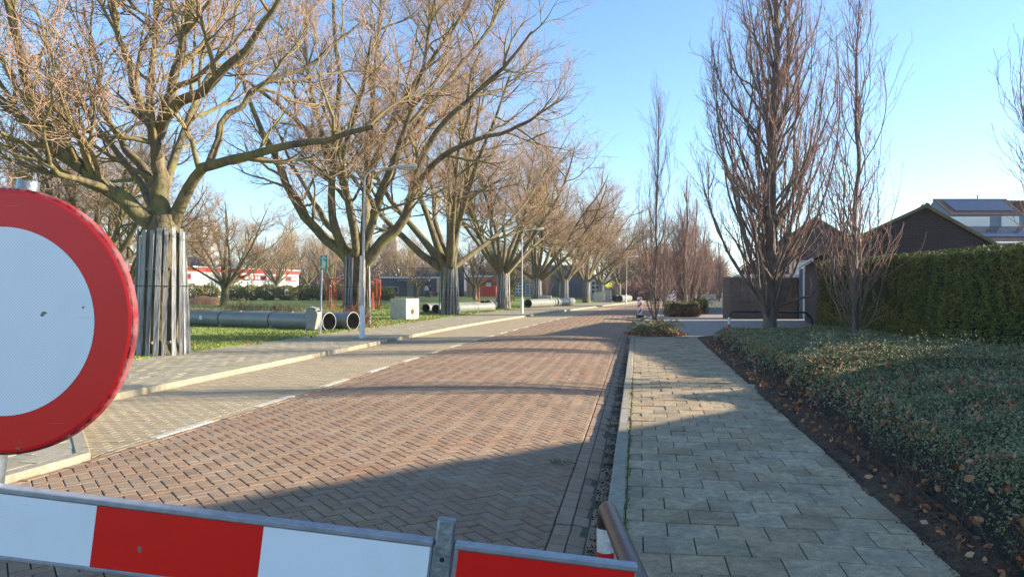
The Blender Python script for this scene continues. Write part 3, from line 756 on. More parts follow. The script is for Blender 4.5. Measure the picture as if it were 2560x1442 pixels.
# ------------------------------------------------------------------ materials of the things
def m_sheet(name, base, hexcol, scale=330.0, chips=True):
    """retro-reflective sheeting: fine cell pattern, scuffs and small chips"""
    m = M(name, base, None, rough=0.38, spec=0.5)
    N = m.node_tree.nodes; L = m.node_tree.links; b = N['Principled BSDF']
    tc = N.new('ShaderNodeTexCoord')
    v = N.new('ShaderNodeTexVoronoi'); v.inputs['Scale'].default_value = scale; v.inputs['Randomness'].default_value = 0.0; v.feature = 'DISTANCE_TO_EDGE'
    mp = N.new('ShaderNodeMapping'); mp.inputs['Rotation'].default_value = (0, math.radians(45), 0); L.new(tc.outputs['Object'], mp.inputs[0])
    sep = N.new('ShaderNodeSeparateXYZ'); cmb = N.new('ShaderNodeCombineXYZ'); L.new(mp.outputs[0], sep.inputs[0]); L.new(sep.outputs['X'], cmb.inputs['X']); L.new(sep.outputs['Z'], cmb.inputs['Y'])
    L.new(cmb.outputs[0], v.inputs['Vector'])
    r = N.new('ShaderNodeMapRange'); r.inputs[2].default_value = 0.12; L.new(v.outputs['Distance'], r.inputs[0])
    mx = N.new('ShaderNodeMix'); mx.data_type = 'RGBA'; L.new(r.outputs[0], mx.inputs[0]); mx.inputs[6].default_value = hexcol; mx.inputs[7].default_value = base
    col = mx.outputs[2]
    n1 = N.new('ShaderNodeTexNoise'); n1.inputs['Scale'].default_value = 6; n1.inputs['Detail'].default_value = 8; L.new(tc.outputs['Object'], n1.inputs['Vector'])
    r1 = N.new('ShaderNodeMapRange'); r1.inputs[1].default_value = 0.5; r1.inputs[2].default_value = 0.8; r1.inputs[4].default_value = 0.35; L.new(n1.outputs[0], r1.inputs[0])
    m1 = N.new('ShaderNodeMix'); m1.data_type = 'RGBA'; L.new(r1.outputs[0], m1.inputs[0]); L.new(col, m1.inputs[6]); m1.inputs[7].default_value = tuple(c * 0.72 for c in base[:3]) + (1,)
    col = m1.outputs[2]
    if chips:
        n2 = N.new('ShaderNodeTexNoise'); n2.inputs['Scale'].default_value = 17; n2.inputs['Detail'].default_value = 3; n2.inputs['Roughness'].default_value = 0.7; L.new(tc.outputs['Object'], n2.inputs['Vector'])
        r2 = N.new('ShaderNodeMapRange'); r2.inputs[1].default_value = 0.69; r2.inputs[2].default_value = 0.70; L.new(n2.outputs[0], r2.inputs[0])
        m2 = N.new('ShaderNodeMix'); m2.data_type = 'RGBA'; L.new(r2.outputs[0], m2.inputs[0]); L.new(col, m2.inputs[6]); m2.inputs[7].default_value = lin(120, 116, 112)
        col = m2.outputs[2]
        mp3 = N.new('ShaderNodeMapping'); mp3.inputs['Rotation'].default_value = (0.0, 0.75, 0.0); mp3.inputs['Scale'].default_value = (4, 4, 120); L.new(tc.outputs['Object'], mp3.inputs[0])
        n3 = N.new('ShaderNodeTexNoise'); n3.inputs['Scale'].default_value = 1.3; n3.inputs['Detail'].default_value = 2; L.new(mp3.outputs[0], n3.inputs['Vector'])
        r3 = N.new('ShaderNodeMapRange'); r3.inputs[1].default_value = 0.71; r3.inputs[2].default_value = 0.75; r3.inputs[4].default_value = 0.35; L.new(n3.outputs[0], r3.inputs[0])
        m3 = N.new('ShaderNodeMix'); m3.data_type = 'RGBA'; L.new(r3.outputs[0], m3.inputs[0]); L.new(col, m3.inputs[6]); m3.inputs[7].default_value = lin(190, 170, 170)
        col = m3.outputs[2]
    L.new(col, b.inputs['Base Color'])
    return m
m_wsheet = m_sheet('white_reflective', lin(247, 248, 249), lin(206, 214, 224), 190)
m_rsheet = m_sheet('red_reflective', lin(240, 16, 22), lin(205, 10, 14), 190)
m_rpanel = m_sheet('red_reflective_panel', lin(240, 12, 6), lin(230, 9, 5))
m_wpanel = m_sheet('white_reflective_panel', lin(249, 250, 251), lin(214, 222, 232), 200)
m_galv = M('galvanised_steel', lin(150, 158, 164), lin(118, 126, 132), 22, 0.42, 0.15, 60, metal=0.75, c3=lin(104, 110, 112), s3=6, a3=0.6, obj=True)
m_alu = M('aluminium_edge', lin(168, 172, 178), lin(142, 146, 152), 30, 0.45, 0.05, 90, metal=0.5, obj=True)
m_rim = M('sign_rim', lin(138, 22, 30), lin(92, 36, 40), 18, 0.85, 0.4, 40, c3=lin(150, 112, 110), s3=12, a3=0.7, obj=True)
m_black = M('black_rubber', lin(38, 38, 40), lin(28, 28, 30), 20, 0.8, 0.2, 60, obj=True)
m_brownsheen = M('black_paint_brown_sheen', lin(74, 52, 42), lin(56, 40, 34), 14, 0.33, 0.08, 60, spec=0.6, obj=True)  # brown reflections on the black rail paint, set as base colour
m_blackpaint = M('black_steel_paint', lin(36, 38, 42), lin(28, 30, 33), 9, 0.4, 0, obj=True)
m_whitepaint = M('white_paint', lin(224, 222, 214), lin(200, 196, 186), 16, 0.5, 0.1, 40, c3=lin(120, 84, 60), s3=14, a3=0.7, obj=True)
m_whiteclean = M('white_clean', lin(228, 228, 224), lin(212, 212, 208), 8, 0.5, 0, obj=True)
m_redpaint = M('red_paint', lin(206, 24, 20), lin(180, 18, 16), 16, 0.45, 0.1, 40, obj=True)
m_slat = M('grey_recycled_slat', lin(158, 158, 154), lin(112, 114, 114), 26, 0.85, 0.9, 45, c3=lin(84, 86, 88), s3=12, a3=0.7, stretch=(1, 1, 0.25), tint='obj', tamt=0.38, obj=True, spk=0.3, sscale=40)
m_stake = M('round_stake', lin(168, 148, 112), lin(120, 104, 80), 9, 0.9, 0.5, 40, obj=True)
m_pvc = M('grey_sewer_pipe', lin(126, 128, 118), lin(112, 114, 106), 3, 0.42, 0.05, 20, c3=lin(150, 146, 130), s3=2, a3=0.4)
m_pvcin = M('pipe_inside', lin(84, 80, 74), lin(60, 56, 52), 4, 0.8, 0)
m_conc = M('pale_concrete', lin(196, 190, 176), lin(172, 166, 152), 7, 0.9, 0.35, 70, c3=lin(150, 146, 136), s3=1.6, a3=0.5)
m_orange = M('orange_steel', lin(206, 88, 44), lin(180, 72, 36), 5, 0.5, 0)
m_lampgrey = M('lamp_grey', lin(186, 184, 178), lin(166, 164, 158), 7, 0.5, 0.1, 40, obj=True)
m_bin = M('bin_grey', lin(156, 152, 142), lin(138, 134, 126), 8, 0.55, 0.1, 40, obj=True)
m_green = M('sign_green', lin(0, 152, 128), rough=0.4)
m_yellow = M('sign_yellow', lin(228, 214, 70), rough=0.4)

# ------------------------------------------------------------------ round closed-road sign and the striped barrier
SY = 1.65
scx, scz = at(4, SY), zz(803, SY)
sg = thing('traffic_sign', 'round white traffic sign with wide red border at the left edge', 'traffic sign', (scx, SY, scz), (0, 0, math.radians(-1.5)))
R0 = 0.299; Rw = 0.2105
MB().disc(Rw, -0.0008, 96, 'y', flip=False).build('white_face', m_wsheet, sg)
MB().lathe([(Rw, 0.0), (R0 - 0.012, 0.0), (R0 - 0.006, 0.0012)], 96, 'y').build('red_border', m_rsheet, sg)
MB().lathe([(R0 - 0.006, 0.0012), (R0 - 0.002, 0.0028), (R0, 0.006), (R0, 0.020), (R0 - 0.002, 0.022), (R0 - 0.010, 0.021), (R0 - 0.010, 0.006), (0.001, 0.006)], 96, 'y').build('rim', m_rim, sg)
b = MB(); b.box((0, 0.05, 0.12), (0.5, 0.035, 0.03)); b.box((0, 0.05, -0.12), (0.5, 0.035, 0.03)); b.build('back_rail', m_galv, sg)
# barrier, leaning to the right by 7 degrees
TH = math.radians(7.05)
ptx, ptz = at(1117, SY), zz(1302, SY)
br = thing('road_barrier', 'red and white striped road barrier with galvanised posts across the foreground', 'barrier', (ptx, SY + 0.012, ptz), (0, TH, 0))
PX = SY / F            # metres per photo pixel at the barrier
def board(x0, x1, cells, name='board'):
    h = 0.160; top = -0.046; zc = top - h / 2
    o = MB().box(((x0 + x1) / 2, 0.0, zc), (x1 - x0, 0.022, h - 0.004), bev=0.002).build(name, m_alu, br)
    e = MB(); e.box(((x0 + x1) / 2, -0.001, top - 0.007), (x1 - x0, 0.030, 0.014), bev=0.003); e.build('edge_profile', m_alu, o)
    e = MB(); e.box(((x0 + x1) / 2, -0.001, top - h + 0.004), (x1 - x0, 0.030, 0.009), bev=0.002); e.build('edge_profile', m_alu, o)
    for a, c, mt in cells:
        MB().box(((a + c) / 2, -0.0125, zc - 0.003), (c - a - 0.0006, 0.003, h - 0.024)).build('red_panel' if mt is m_rpanel else 'white_panel', mt, o)
w = 0.374
xr = -0.024
board(-1.62, xr, [(xr - 0.005 - w, xr - 0.005, m_wpanel), (xr - 0.005 - 2 * w, xr - 0.005 - w, m_rpanel), (xr - 0.005 - 3 * w, xr - 0.005 - 2 * w, m_wpanel), (-1.61, xr - 0.005 - 3 * w, m_rpanel)])
board(0.024, 0.436, [(0.034, 0.430, m_rpanel)])
def post(x, top, name='post'):
    p = MB(); ln = 1.02
    prof = [(-0.018, -0.016), (0.018, -0.016), (0.024, -0.010), (0.024, 0.018), (0.018, 0.024), (-0.018, 0.024), (-0.024, 0.018), (-0.024, -0.010)]
    vs = []; zs = [top - ln, top - 0.062, top - 0.056, top - 0.045, top - 0.004, top]; sc_ = [1, 1, 0.97, 0.86, 0.86, 0.78]
    for z_, s_ in zip(zs, sc_): vs += [(x + a * s_, c * s_, z_) for a, c in prof]
    n = len(prof); fs = [(i * n + j, i * n + (j + 1) % n, (i + 1) * n + (j + 1) % n, (i + 1) * n + j) for i in range(len(zs) - 1) for j in range(n)]
    fs.append(tuple((len(zs) - 1) * n + j for j in range(n))); p.add(vs, fs)
    o = p.build(name, m_galv, br, smooth=True)
    MB().lathe([(0.0001, -0.0172), (0.0055, -0.0172)], 16, 'y', (x, 0, top - 0.085)).build('bolt_hole', m_black, o)
    return o
post(0.0, 0.0)
p2 = MB(); p2.tube([(-1.04, 0.03, -0.95), (-1.046, 0.03, 0.64)], 0.023, 12); p2.build('post', m_galv, br, smooth=True)
for fx in (-0.12, -1.15):
    f = thing('barrier_foot', 'black rubber barrier foot below the galvanised post' if fx > -1 else 'black rubber barrier foot under the round sign', 'barrier foot', (ptx + fx, SY, -0.05), group='barrier feet')
    q = MB(); q.box((0, 0, 0.05), (0.30, 0.72, 0.09), bev=0.02); q.build('block', m_black, f)
    q = MB(); q.tube([(0, 0, 0.08), (0, 0, 0.16)], 0.035, 10); q.build('socket', m_black, f)

# near kerb rail: black tube, brown reflections put into its colour, on a white and red post
rl = thing('kerb_rail', 'black steel kerb rail, reflections coloured brown, with white and red post in front right', 'railing', (0.328, 2.6, 0))
path = [(0, 0, 0.665)]
for k in range(1, 7):
    a = k / 6 * math.pi / 2; path.append((0, -0.085 * (1 - math.cos(a)) , 0.665 + 0.085 * math.sin(a)))
path += [(-0.004, -0.6, 0.752), (-0.01, -1.2, 0.752), (-0.012, -1.9, 0.752)]
for k in range(1, 6):
    a = k / 5 * math.pi / 2; path.append((-0.012, -1.9 - 0.085 * math.sin(a), 0.752 - 0.085 * (1 - math.cos(a))))
path.append((-0.012, -1.985, -0.05))
MB().tube(path, 0.030, 20).build('tube', m_brownsheen, rl, smooth=True)
q = MB()
q.tube([(0, 0, 0.585), (0, 0, 0.668)], 0.0305, 20); q.build('white_band', m_whitepaint, rl, smooth=True)
for z0, z1, mt, nm in ((0.40, 0.585, m_redpaint, 'red_band'), (0.2, 0.40, m_whitepaint, 'white_band'), (-0.05, 0.2, m_redpaint, 'red_band')):
    MB().tube([(0, 0, z0), (0, 0, z1)], 0.0305, 20).build(nm, mt, rl, smooth=True)

# dark rail in front of the garage
rl = thing('forecourt_rail', 'low black rail with white and red end post behind the tallest upright tree', 'railing', (at(1823, 24.6), 24.6, 0))
dx = at(2030, 24.2) - at(1823, 24.6)
P = [(0, 0, 0.55), (0.02, 0, 0.64), (0.10, 0, 0.755), (0.16, 0, 0.79), (dx - 0.28, -0.4, 0.77), (dx - 0.2, -0.4, 0.76), (dx - 0.03, -0.4, 0.58), (dx, -0.4, 0.5), (dx, -0.4, -0.05)]
MB().tube(P, 0.035, 12).build('tube', m_blackpaint, rl, smooth=True)
for z0, z1, mt, nm in ((-0.05, 0.15, m_whiteclean, 'white_band'), (0.15, 0.36, m_redpaint, 'red_band'), (0.36, 0.60, m_whiteclean, 'white_band')):
    MB().tube([(0, 0, z0), (0, 0, z1)], 0.042, 14).build(nm, mt, rl, smooth=True)

# ------------------------------------------------------------------ slatted guards round the street trees
def guard(X, Y, z, label, n, rb, rt_, h, seed):
    rr = random.Random(seed); g = thing('tree_guard', label, 'tree guard', (X, Y, z), (0, 0, rr.uniform(0, 6.28)), 'slatted tree guards')
    bm = MB(); bm.box((0, 0, 0), (0.095, 0.028, 1.0)); me = bm.mesh('slat', m_slat)
    for i in range(n):
        if rr.random() < 0.06: continue
        a = 2 * math.pi * i / n + rr.gauss(0, 0.055); tw = rr.gauss(0.10, 0.10); rb_ = rb + rr.gauss(0, 0.02); hh = h * rr.uniform(0.94, 1.02)
        p0 = Vector((rb_ * math.cos(a), rb_ * math.sin(a), -0.03)); p1 = Vector((rt_ * math.cos(a + tw), rt_ * math.sin(a + tw), hh))
        d = p1 - p0; o = link('slat', me, g); o.location = (p0 + p1) / 2
        zax = d.normalized(); yax = Vector((math.cos(a), math.sin(a), 0)); xax = yax.cross(zax).normalized(); yax = zax.cross(xax)
        Mx = Matrix((xax, yax, zax)).transposed(); o.rotation_mode = 'QUATERNION'; o.rotation_quaternion = Mx.to_quaternion(); o.scale = (rr.uniform(0.85, 1.15), 1, d.length)
    for zf in (0.545, 0.30) if seed != 1 else (0.545,):
        rr_ = rb + (rt_ - rb) * zf + 0.018
        MB().tube([(rr_ * math.cos(t * 0.2618), rr_ * math.sin(t * 0.2618), h * zf) for t in range(24)], 0.010, 6, closed=True).build('strap', m_black, g, smooth=True)
    for zf in (0.10, 0.68):
        rr_ = rb + (rt_ - rb) * zf - 0.06
        for k in range(3):
            a = k * 2.094 + rr.uniform(0, 0.6); b_ = a + 1.75
            MB().tube([(rr_ * math.cos(a), rr_ * math.sin(a), h * zf), (rr_ * math.cos(b_), rr_ * math.sin(b_), h * zf + rr.gauss(0, 0.05))], 0.035, 8).build('cross_stake', m_stake, g, smooth=True)
GL = ['grey slatted guard round the tree nearest the round sign', 'grey slatted guard round the tree behind the tall lamp post', 'grey slatted guard right of the pale concrete box',
      'grey slatted guard left of the second lamp post', 'grey slatted guard right of the second lamp post', 'grey slatted guard in front of the ribbed blue hall',
      'grey slatted guard on the leaning tree by the stacked boxes', 'grey slatted guard on the tree left of the lime awning', 'grey slatted guard on the tree right of the lime awning']
for i, (X, Y, z) in enumerate(TREES):
    guard(X, Y, z, GL[i], 20 if i < 2 else 18, (0.60, 0.58, 0.60, 0.58, 0.5, 0.52, 0.46, 0.44, 0.44)[i], (0.50, 0.52, 0.50, 0.47, 0.44, 0.46, 0.42, 0.40, 0.40)[i], (2.92, 3.0, 3.0, 2.9, 2.7, 2.8, 2.6, 2.5, 2.6)[i], i + 1)

# ------------------------------------------------------------------ street lamps
def lamp(px, Y, h, arm, label, lean=0.0, rz=0.0):
    X = at(px, Y); t = thing('street_lamp', label, 'street lamp', (X, Y, 0), (0, lean, rz), 'grey street lamps on the far pavement')
    MB().tube([(0, 0, -0.1), (0, 0, 0.95), (0, 0, 1.02)], [0.088, 0.075, 0.05], 16).build('base_sleeve', m_whiteclean, t, smooth=True)
    P = [(0, 0, 1.0), (0, 0, h * 0.55), (0, 0, h - 0.55)]; R = [0.050, 0.040, 0.032]
    for k in range(1, 7):
        a = k / 6 * math.radians(80); P.append((0.38 * (1 - math.cos(a)), 0, h - 0.55 + 0.42 * math.sin(a))); R.append(0.028)
    P.append((arm - 0.45, 0, h - 0.06)); R.append(0.025)
    MB().tube(P, R, 14).build('pole', m_lampgrey, t, smooth=True)
    q = MB(); q.tube([(arm - 0.55, 0, h - 0.075), (arm - 0.28, 0, h - 0.03)], [0.045, 0.06], 12)
    q.box((arm - 0.02, 0, h - 0.02), (0.58, 0.2, 0.11), Ry(math.radians(-8)), 0.03)
    hd = q.build('lamp_head', m_lampgrey, t, smooth=True)
    MB().box((arm + 0.04, 0, h - 0.085), (0.42, 0.15, 0.03), Ry(math.radians(-8)), 0.01).build('diffuser', M('lamp_diffuser', lin(214, 206, 182), rough=0.3), hd)
lamp(905, 23.1, 5.42, 1.35, 'tall grey street lamp nearest the camera, on the far pavement', math.radians(0.9), 0.15)
lamp(1305, 47.8, 5.5, 1.2, 'second grey street lamp, beside the fourth street tree', 0, 0.25)
lamp(1565, 84.0, 5.4, 1.2, 'farthest grey street lamp at the bend of the road', math.radians(1.2), 0.3)

# ------------------------------------------------------------------ litter bin and the green dog sign
bx, by = at(783, 25.0), 25.0
t = thing('litter_bin', 'grey litter bin hung between two short posts at the grass edge', 'litter bin', (bx, by, 0), (0, 0, math.radians(-12)))
body = [(-0.17, 0.20), (-0.19, 0.80), (-0.06, 0.90), (0.17, 0.84), (0.24, 0.70), (0.13, 0.18)]
MB().prism(body, 0.34, 'y', -0.17).build('body', m_bin, t)
q = MB(); q.box((0.045, 0, 0.905), (0.26, 0.30, 0.02), Ry(math.radians(14)), 0.006); q.build('hood', m_bin, t)
q = MB(); q.box((0.208, -0.005, 0.775), (0.012, 0.24, 0.10), Ry(math.radians(26))); q.build('slot', m_black, t)
q = MB(); q.box((0.195, -0.05, 0.56), (0.006, 0.06, 0.08), Ry(math.radians(12))); q.build('sticker', m_whiteclean, t)
MB().tube([(-0.23, -0.02, -0.1), (-0.23, -0.02, 0.86), (-0.17, 0, 0.9)], 0.022, 10).build('post', m_galv, t, smooth=True)
MB().tube([(0.15, 0.10, -0.1), (0.15, 0.10, 0.5)], 0.022, 10).build('post', m_galv, t, smooth=True)
t = thing('dog_sign', 'green sign with white dog and yellow square on a thin post', 'sign', (at(800, 25.3), 25.3, 0), (0, math.radians(1.8), 0))
MB().tube([(0, 0, -0.1), (0, 0, 2.7)], 0.026, 10).build('post', m_galv, t, smooth=True)
MB().tube([(0, 0, -0.1), (0, 0, 0.95)], 0.045, 10).build('post_sleeve', m_galv, t, smooth=True)
pl = MB(); pl.box((0.06, -0.03, 2.44), (0.235, 0.012, 0.50), bev=0.005); pl = pl.build('panel', m_green, t)
dog = [(-0.055, 0.20), (-0.06, 0.02), (-0.05, -0.04), (-0.045, -0.17), (-0.01, -0.17), (0.0, -0.06), (0.012, -0.17), (0.05, -0.17), (0.055, -0.05), (0.07, -0.02), (0.06, 0.10), (0.03, 0.13), (-0.005, 0.14)]
MB().prism([(0.06 + a, 2.40 + c * 0.95 - 0.02) for a, c in dog], 0.002, 'y', -0.0385).build('dog_symbol', m_whiteclean, pl)
q = MB(); q.box((0.0, -0.0375, 2.30), (0.08, 0.003, 0.085)); q.build('yellow_square', m_yellow, pl)
q = MB(); q.box((0.055, -0.0375, 2.645), (0.085, 0.003, 0.04)); q.build('text_line', m_whiteclean, pl)
q = MB(); q.box((0.06, -0.0375, 2.585), (0.165, 0.003, 0.04)); q.build('text_line', m_whiteclean, pl)

# ------------------------------------------------------------------ sewer pipes
def pipe(p0, p1, r, label, bell=True, joints=0, z=0.0, group='grey sewer pipes on the grass'):
    p0 = Vector((p0[0], p0[1], 0)); p1 = Vector((p1[0], p1[1], 0)); d = p1 - p0; L_ = d.length
    t = thing('sewer_pipe', label, 'pipe', (p0.x, p0.y, r + z + 0.02), (0, 0, math.atan2(d.y, d.x)), group)
    w_ = 0.028
    prof = [(r, 0), (r, L_)] if not bell else [(r, 0), (r, L_ - 0.42), (r * 1.10, L_ - 0.30), (r * 1.10, L_ - 0.05), (r * 1.13, L_ - 0.04), (r * 1.13, L_)]
    rin = r - w_ if not bell else r * 1.10 - w_ * 0.8
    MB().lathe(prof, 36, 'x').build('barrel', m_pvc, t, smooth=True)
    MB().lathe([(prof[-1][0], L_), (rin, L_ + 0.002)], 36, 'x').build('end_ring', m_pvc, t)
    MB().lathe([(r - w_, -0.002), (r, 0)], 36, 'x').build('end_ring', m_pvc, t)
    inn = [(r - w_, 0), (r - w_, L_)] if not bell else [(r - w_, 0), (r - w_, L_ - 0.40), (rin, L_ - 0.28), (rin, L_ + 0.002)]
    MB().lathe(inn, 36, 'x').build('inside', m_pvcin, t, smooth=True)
    for k in range(joints):
        x = L_ * (k + 1) / (joints + 1)
        MB().lathe([(r + 0.003, x - 0.025), (r + 0.006, x - 0.022), (r + 0.006, x + 0.022), (r + 0.003, x + 0.025)], 36, 'x').build('band', m_black, t, smooth=True)
        q = MB(); q.prism([(x - 0.05, -r - 0.02), (x + 0.14, -r - 0.02), (x + 0.10, -r + 0.12), (x + 0.01, -r + 0.16)], 0.10, 'y', -r * 0.75); q.build('wedge', m_stake, t)
        q = MB(); q.box((x + 0.5, 0.05, r + 0.015), (0.95, 0.09, 0.03), Rz(0.05)); q.build('batten', m_stake, t)
    return t
r = 0.31
a = pipe((-14.4, 32.0), (-6.75, 27.35), r, 'long grey sewer pipe behind the litter bin, nearest to the pavement', True, 2)
q = MB(); q.box((1.9, -r - 0.004, 0.03), (0.16, 0.006, 0.17)); q.build('paper_label', m_whiteclean, a)
pipe((-13.2, 32.4), (-6.0, 28.0), r, 'second grey sewer pipe with its flared end left of the lamp post', True, 0)
def gp(px, py, z=0.0):
    Y = F * (CH - z) / (py - HY); return at(px, Y), Y
GLP = 'pale sewer pipes lying by the third street tree'
pipe((at(1084, 44.2), 45.5), (at(1228, 52), 52.5), 0.30, 'sunlit sewer pipe with dark open end behind the third street tree', True, 2, 0.0, GLP)
pipe((at(1062, 46.6), 47.2), (at(1190, 52), 53.6), 0.30, 'sunlit sewer pipe at the back, beside the pale concrete box', True, 0, 0.02, GLP)
pipe((at(1220, 54.5), 55.0), (at(1262, 62), 63.0), 0.36, 'sewer pipe with wide dark mouth left of the fourth guard', False, 0, 0.0, GLP)
pipe((at(1207, 56), 56.5), (at(1246, 64), 64.5), 0.34, 'half hidden sewer pipe behind the wide dark mouth', False, 0, 0.0, GLP)
GLQ = 'far sewer pipes with dark round ends'
for px, Y, py2, lab in ((1320, 62.0, 1, 'dark pipe end left of the fifth guard'), (1331, 63.0, 1, 'dark pipe end touching the fifth guard'),
                        (1381, 68.0, 1, 'dark pipe end right behind the concrete block with round hole'), (1389, 68.5, 1, 'pale pipe with dark mouth left of the sixth guard'),
                        (1538, 92.0, 1, 'left pipe of the far pair by the ninth guard'), (1549, 91.0, 1, 'right pipe of the far pair by the ninth guard'),
                        (1579, 112.0, 1, 'left of two distant pipes left of the beacon'), (1588, 112.0, 1, 'right of two distant pipes left of the beacon')):
    X = at(px, Y); pipe((X, Y), (X + 1.9, Y + 4.6), 0.36 if Y < 80 else 0.42, lab, False, 0, gz(X, Y) * 0.3, GLQ)

# ------------------------------------------------------------------ concrete inspection chambers
def chamber(X, Y, w_, d_, h, rz, label, hole_x=None, hole_y=None, z=0.0, group='pale concrete chambers on the grass'):
    t = thing('concrete_chamber', label, 'concrete block', (X, Y, z), (0, 0, rz), group)
    MB().box((0, 0, h / 2), (w_, d_, h), bev=0.018).build('block', m_conc, t)
    if hole_x:
        rr_, hz = hole_x
        q = MB(); q.lathe([(rr_ + 0.03, w_ / 2 + 0.004), (rr_, w_ / 2 + 0.006), (rr_, w_ / 2 + 0.003)], 28, 'x', (0, 0, hz)); q.build('hole_ring', m_conc, t)
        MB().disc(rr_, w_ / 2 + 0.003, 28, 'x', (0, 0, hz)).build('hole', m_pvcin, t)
        MB().lathe([(rr_ * 0.55, w_ / 2 + 0.0045), (rr_ * 0.98, w_ / 2 + 0.0045)], 28, 'x', (0, -0.03, hz - 0.02)).build('hole_lining', M('hole_lining', lin(176, 158, 132), rough=0.9), t)
    if hole_y:
        rr_, hz = hole_y
        MB().lathe([(rr_ - 0.012, -d_ / 2 - 0.003), (rr_ + 0.012, -d_ / 2 - 0.003)], 28, 'y', (0.0, 0, hz)).build('cast_ring', m_pvcin, t)
        q = MB(); q.box((0, -d_ / 2 - 0.003, hz), (rr_ * 2, 0.004, 0.02)); q.build('cast_bar', m_pvcin, t)
    return t
cb = chamber(at(1009, 37.5), 37.9, 0.98, 1.15, 1.07, math.radians(-27), 'pale concrete box with round hole in its sunlit side, between second and third guards', hole_x=(0.26, 0.42))
q = MB()
for k in (-0.36, -0.29): q.prism([(k - 0.022, 0.80), (k + 0.022, 0.80), (k, 0.85)], 0.002, 'y', -0.578)
q.build('cast_mark', m_pvcin, cb)
chamber(at(1362, 66.5), 67.0, 1.25, 0.8, 1.0, math.radians(-4), 'concrete block with cast ring behind the fifth guard', hole_x=(0.22, 0.45), hole_y=(0.30, 0.5))
chamber(at(1498, 92), 92.0, 1.25, 1.3, 0.62, math.radians(-4), 'lower concrete block of the nearer stacked pair', z=0.0)
chamber(at(1498, 92), 92.0, 1.25, 1.3, 0.60, math.radians(-3), 'upper concrete block of the nearer stacked pair', z=0.63)
chamber(at(1520, 95), 96.0, 1.0, 1.3, 0.75, math.radians(-4), 'lower concrete block of the farther stacked pair', z=0.0)
chamber(at(1520, 95), 96.0, 1.0, 1.3, 0.70, math.radians(-4), 'upper concrete block of the farther stacked pair', z=0.76)

# ------------------------------------------------------------------ beacon on the road
def beacon(px, Y, h, w_, label, rz=0.0, z=-0.05):
    t = thing('warning_beacon', label, 'beacon', (at(px, Y), Y, z), (0, math.radians(-1.5), rz), 'red and white roadwork beacons')
    MB().box((0, 0, 0.06), (w_ * 1.25, 0.45, 0.12), bev=0.02).build('foot', m_black, t)
    pn = MB().box((0, 0, 0.14 + h / 2), (w_, 0.05, h), bev=0.012).build('panel', m_whiteclean, t)
    n = 3
    for k in range(n):
        z0 = 0.14 + h * (0.06 + k * 0.33); lo, hi = -w_ * 0.43, w_ * 0.43
        poly = [(lo, z0), (hi, z0 + h * 0.20), (hi, min(z0 + h * 0.34, 0.14 + h * 0.97)), (lo, z0 + h * 0.14)]
        MB().prism(poly, 0.003, 'y', -0.0285).build('red_stripe', m_redpaint, pn)
    return t
beacon(1600, 42.0, 1.0, 0.27, 'red and white striped beacon standing on the road edge', 0.1)
beacon(1686, 88.0, 1.3, 0.4, 'distant striped beacon behind the box hedge', 0.0)

# ------------------------------------------------------------------ orange playground goals
def goal(px0, px1, Y, h, dp, n, label):
    x0, x1 = at(px0, Y), at(px1, Y); t = thing('climbing_frame', label, 'play frame', (x0, Y, gz((x0 + x1) / 2, Y)), (0, 0, 0), 'orange steel play frames')
    w_ = x1 - x0
    q = MB(); q.tube([(0, 0, 0), (0, 0, h), (w_, 0, h), (w_, 0, 0)], 0.05, 8); q.build('front_frame', m_orange, t)
    q = MB(); q.tube([(0, dp, 0), (0, dp, h), (w_, dp, h), (w_, dp, 0)], 0.045, 8); q.build('back_frame', m_orange, t)
    for k in range(1, n):
        MB().tube([(w_ * k / n, dp, 0), (w_ * k / n, dp, h)], 0.028, 6).build('bar', m_orange, t)
    for k in range(0, 6):
        for xx in (0, w_): MB().tube([(xx, dp * k / 6, 0), (xx, dp * k / 6, h)], 0.028, 6).build('bar', m_orange, t)
    for k in range(0, n, 2):
        MB().tube([(w_ * k / n, 0, h), (w_ * (k + 1) / n, dp, h)], 0.026, 6).build('roof_bar', m_orange, t)
goal(815, 932, 55.0, 2.25, 3.2, 7, 'orange cage-like play frame behind the second guard')
goal(1197, 1240, 72.0, 1.75, 1.6, 8, 'smaller orange play frame in front of the orange brick wall')
# ------------------------------------------------------------------ leaves and blades as small faces
def rhombs(P, U, Vv):
    """P centre, U half length, Vv half width (n,3)"""
    n = len(P); V = np.stack([P - U, P + Vv * 0.9 - U * 0.1, P + U, P - Vv * 0.9 - U * 0.1], 1).reshape(-1, 3)
    return V, np.arange(4 * n).reshape(n, 4)
def rdir(n, rng, up=0.0):
    d = rng.normal(size=(n, 3)); d[:, 2] += up; return unit(d)
def leaf_mat(name, c1, c2, tamt=0.4, rough=0.5, c3=None, s3=1.0, a3=0.5):
    return M(name, c1, c2, 2.0, rough, 0, tint='attr', tamt=tamt, spec=0.45, c3=c3, s3=s3, a3=a3)
m_cover = leaf_mat('ground_cover_leaf', lin(134, 132, 86), lin(100, 104, 66), 0.45, 0.8, lin(148, 142, 110), 0.9, 0.7)
m_hedge = leaf_mat('hedge_leaf', lin(106, 114, 48), lin(76, 90, 38), 0.5, 0.75, lin(136, 124, 56), 0.7, 0.75)
m_bush = leaf_mat('bush_leaf', lin(142, 138, 64), lin(108, 112, 50), 0.4, 0.7, lin(112, 98, 56), 0.5, 0.6)
m_dead = leaf_mat('dead_leaf', lin(178, 122, 78), lin(132, 82, 52), 0.5, 0.75)
m_blade = leaf_mat('grass_blade', lin(124, 140, 58), lin(100, 120, 48), 0.35, 0.6, lin(150, 144, 78), 0.3, 0.5)
m_core = M('bush_core', lin(44, 40, 30), lin(30, 30, 22), 8, 0.95, 0.6, 30)
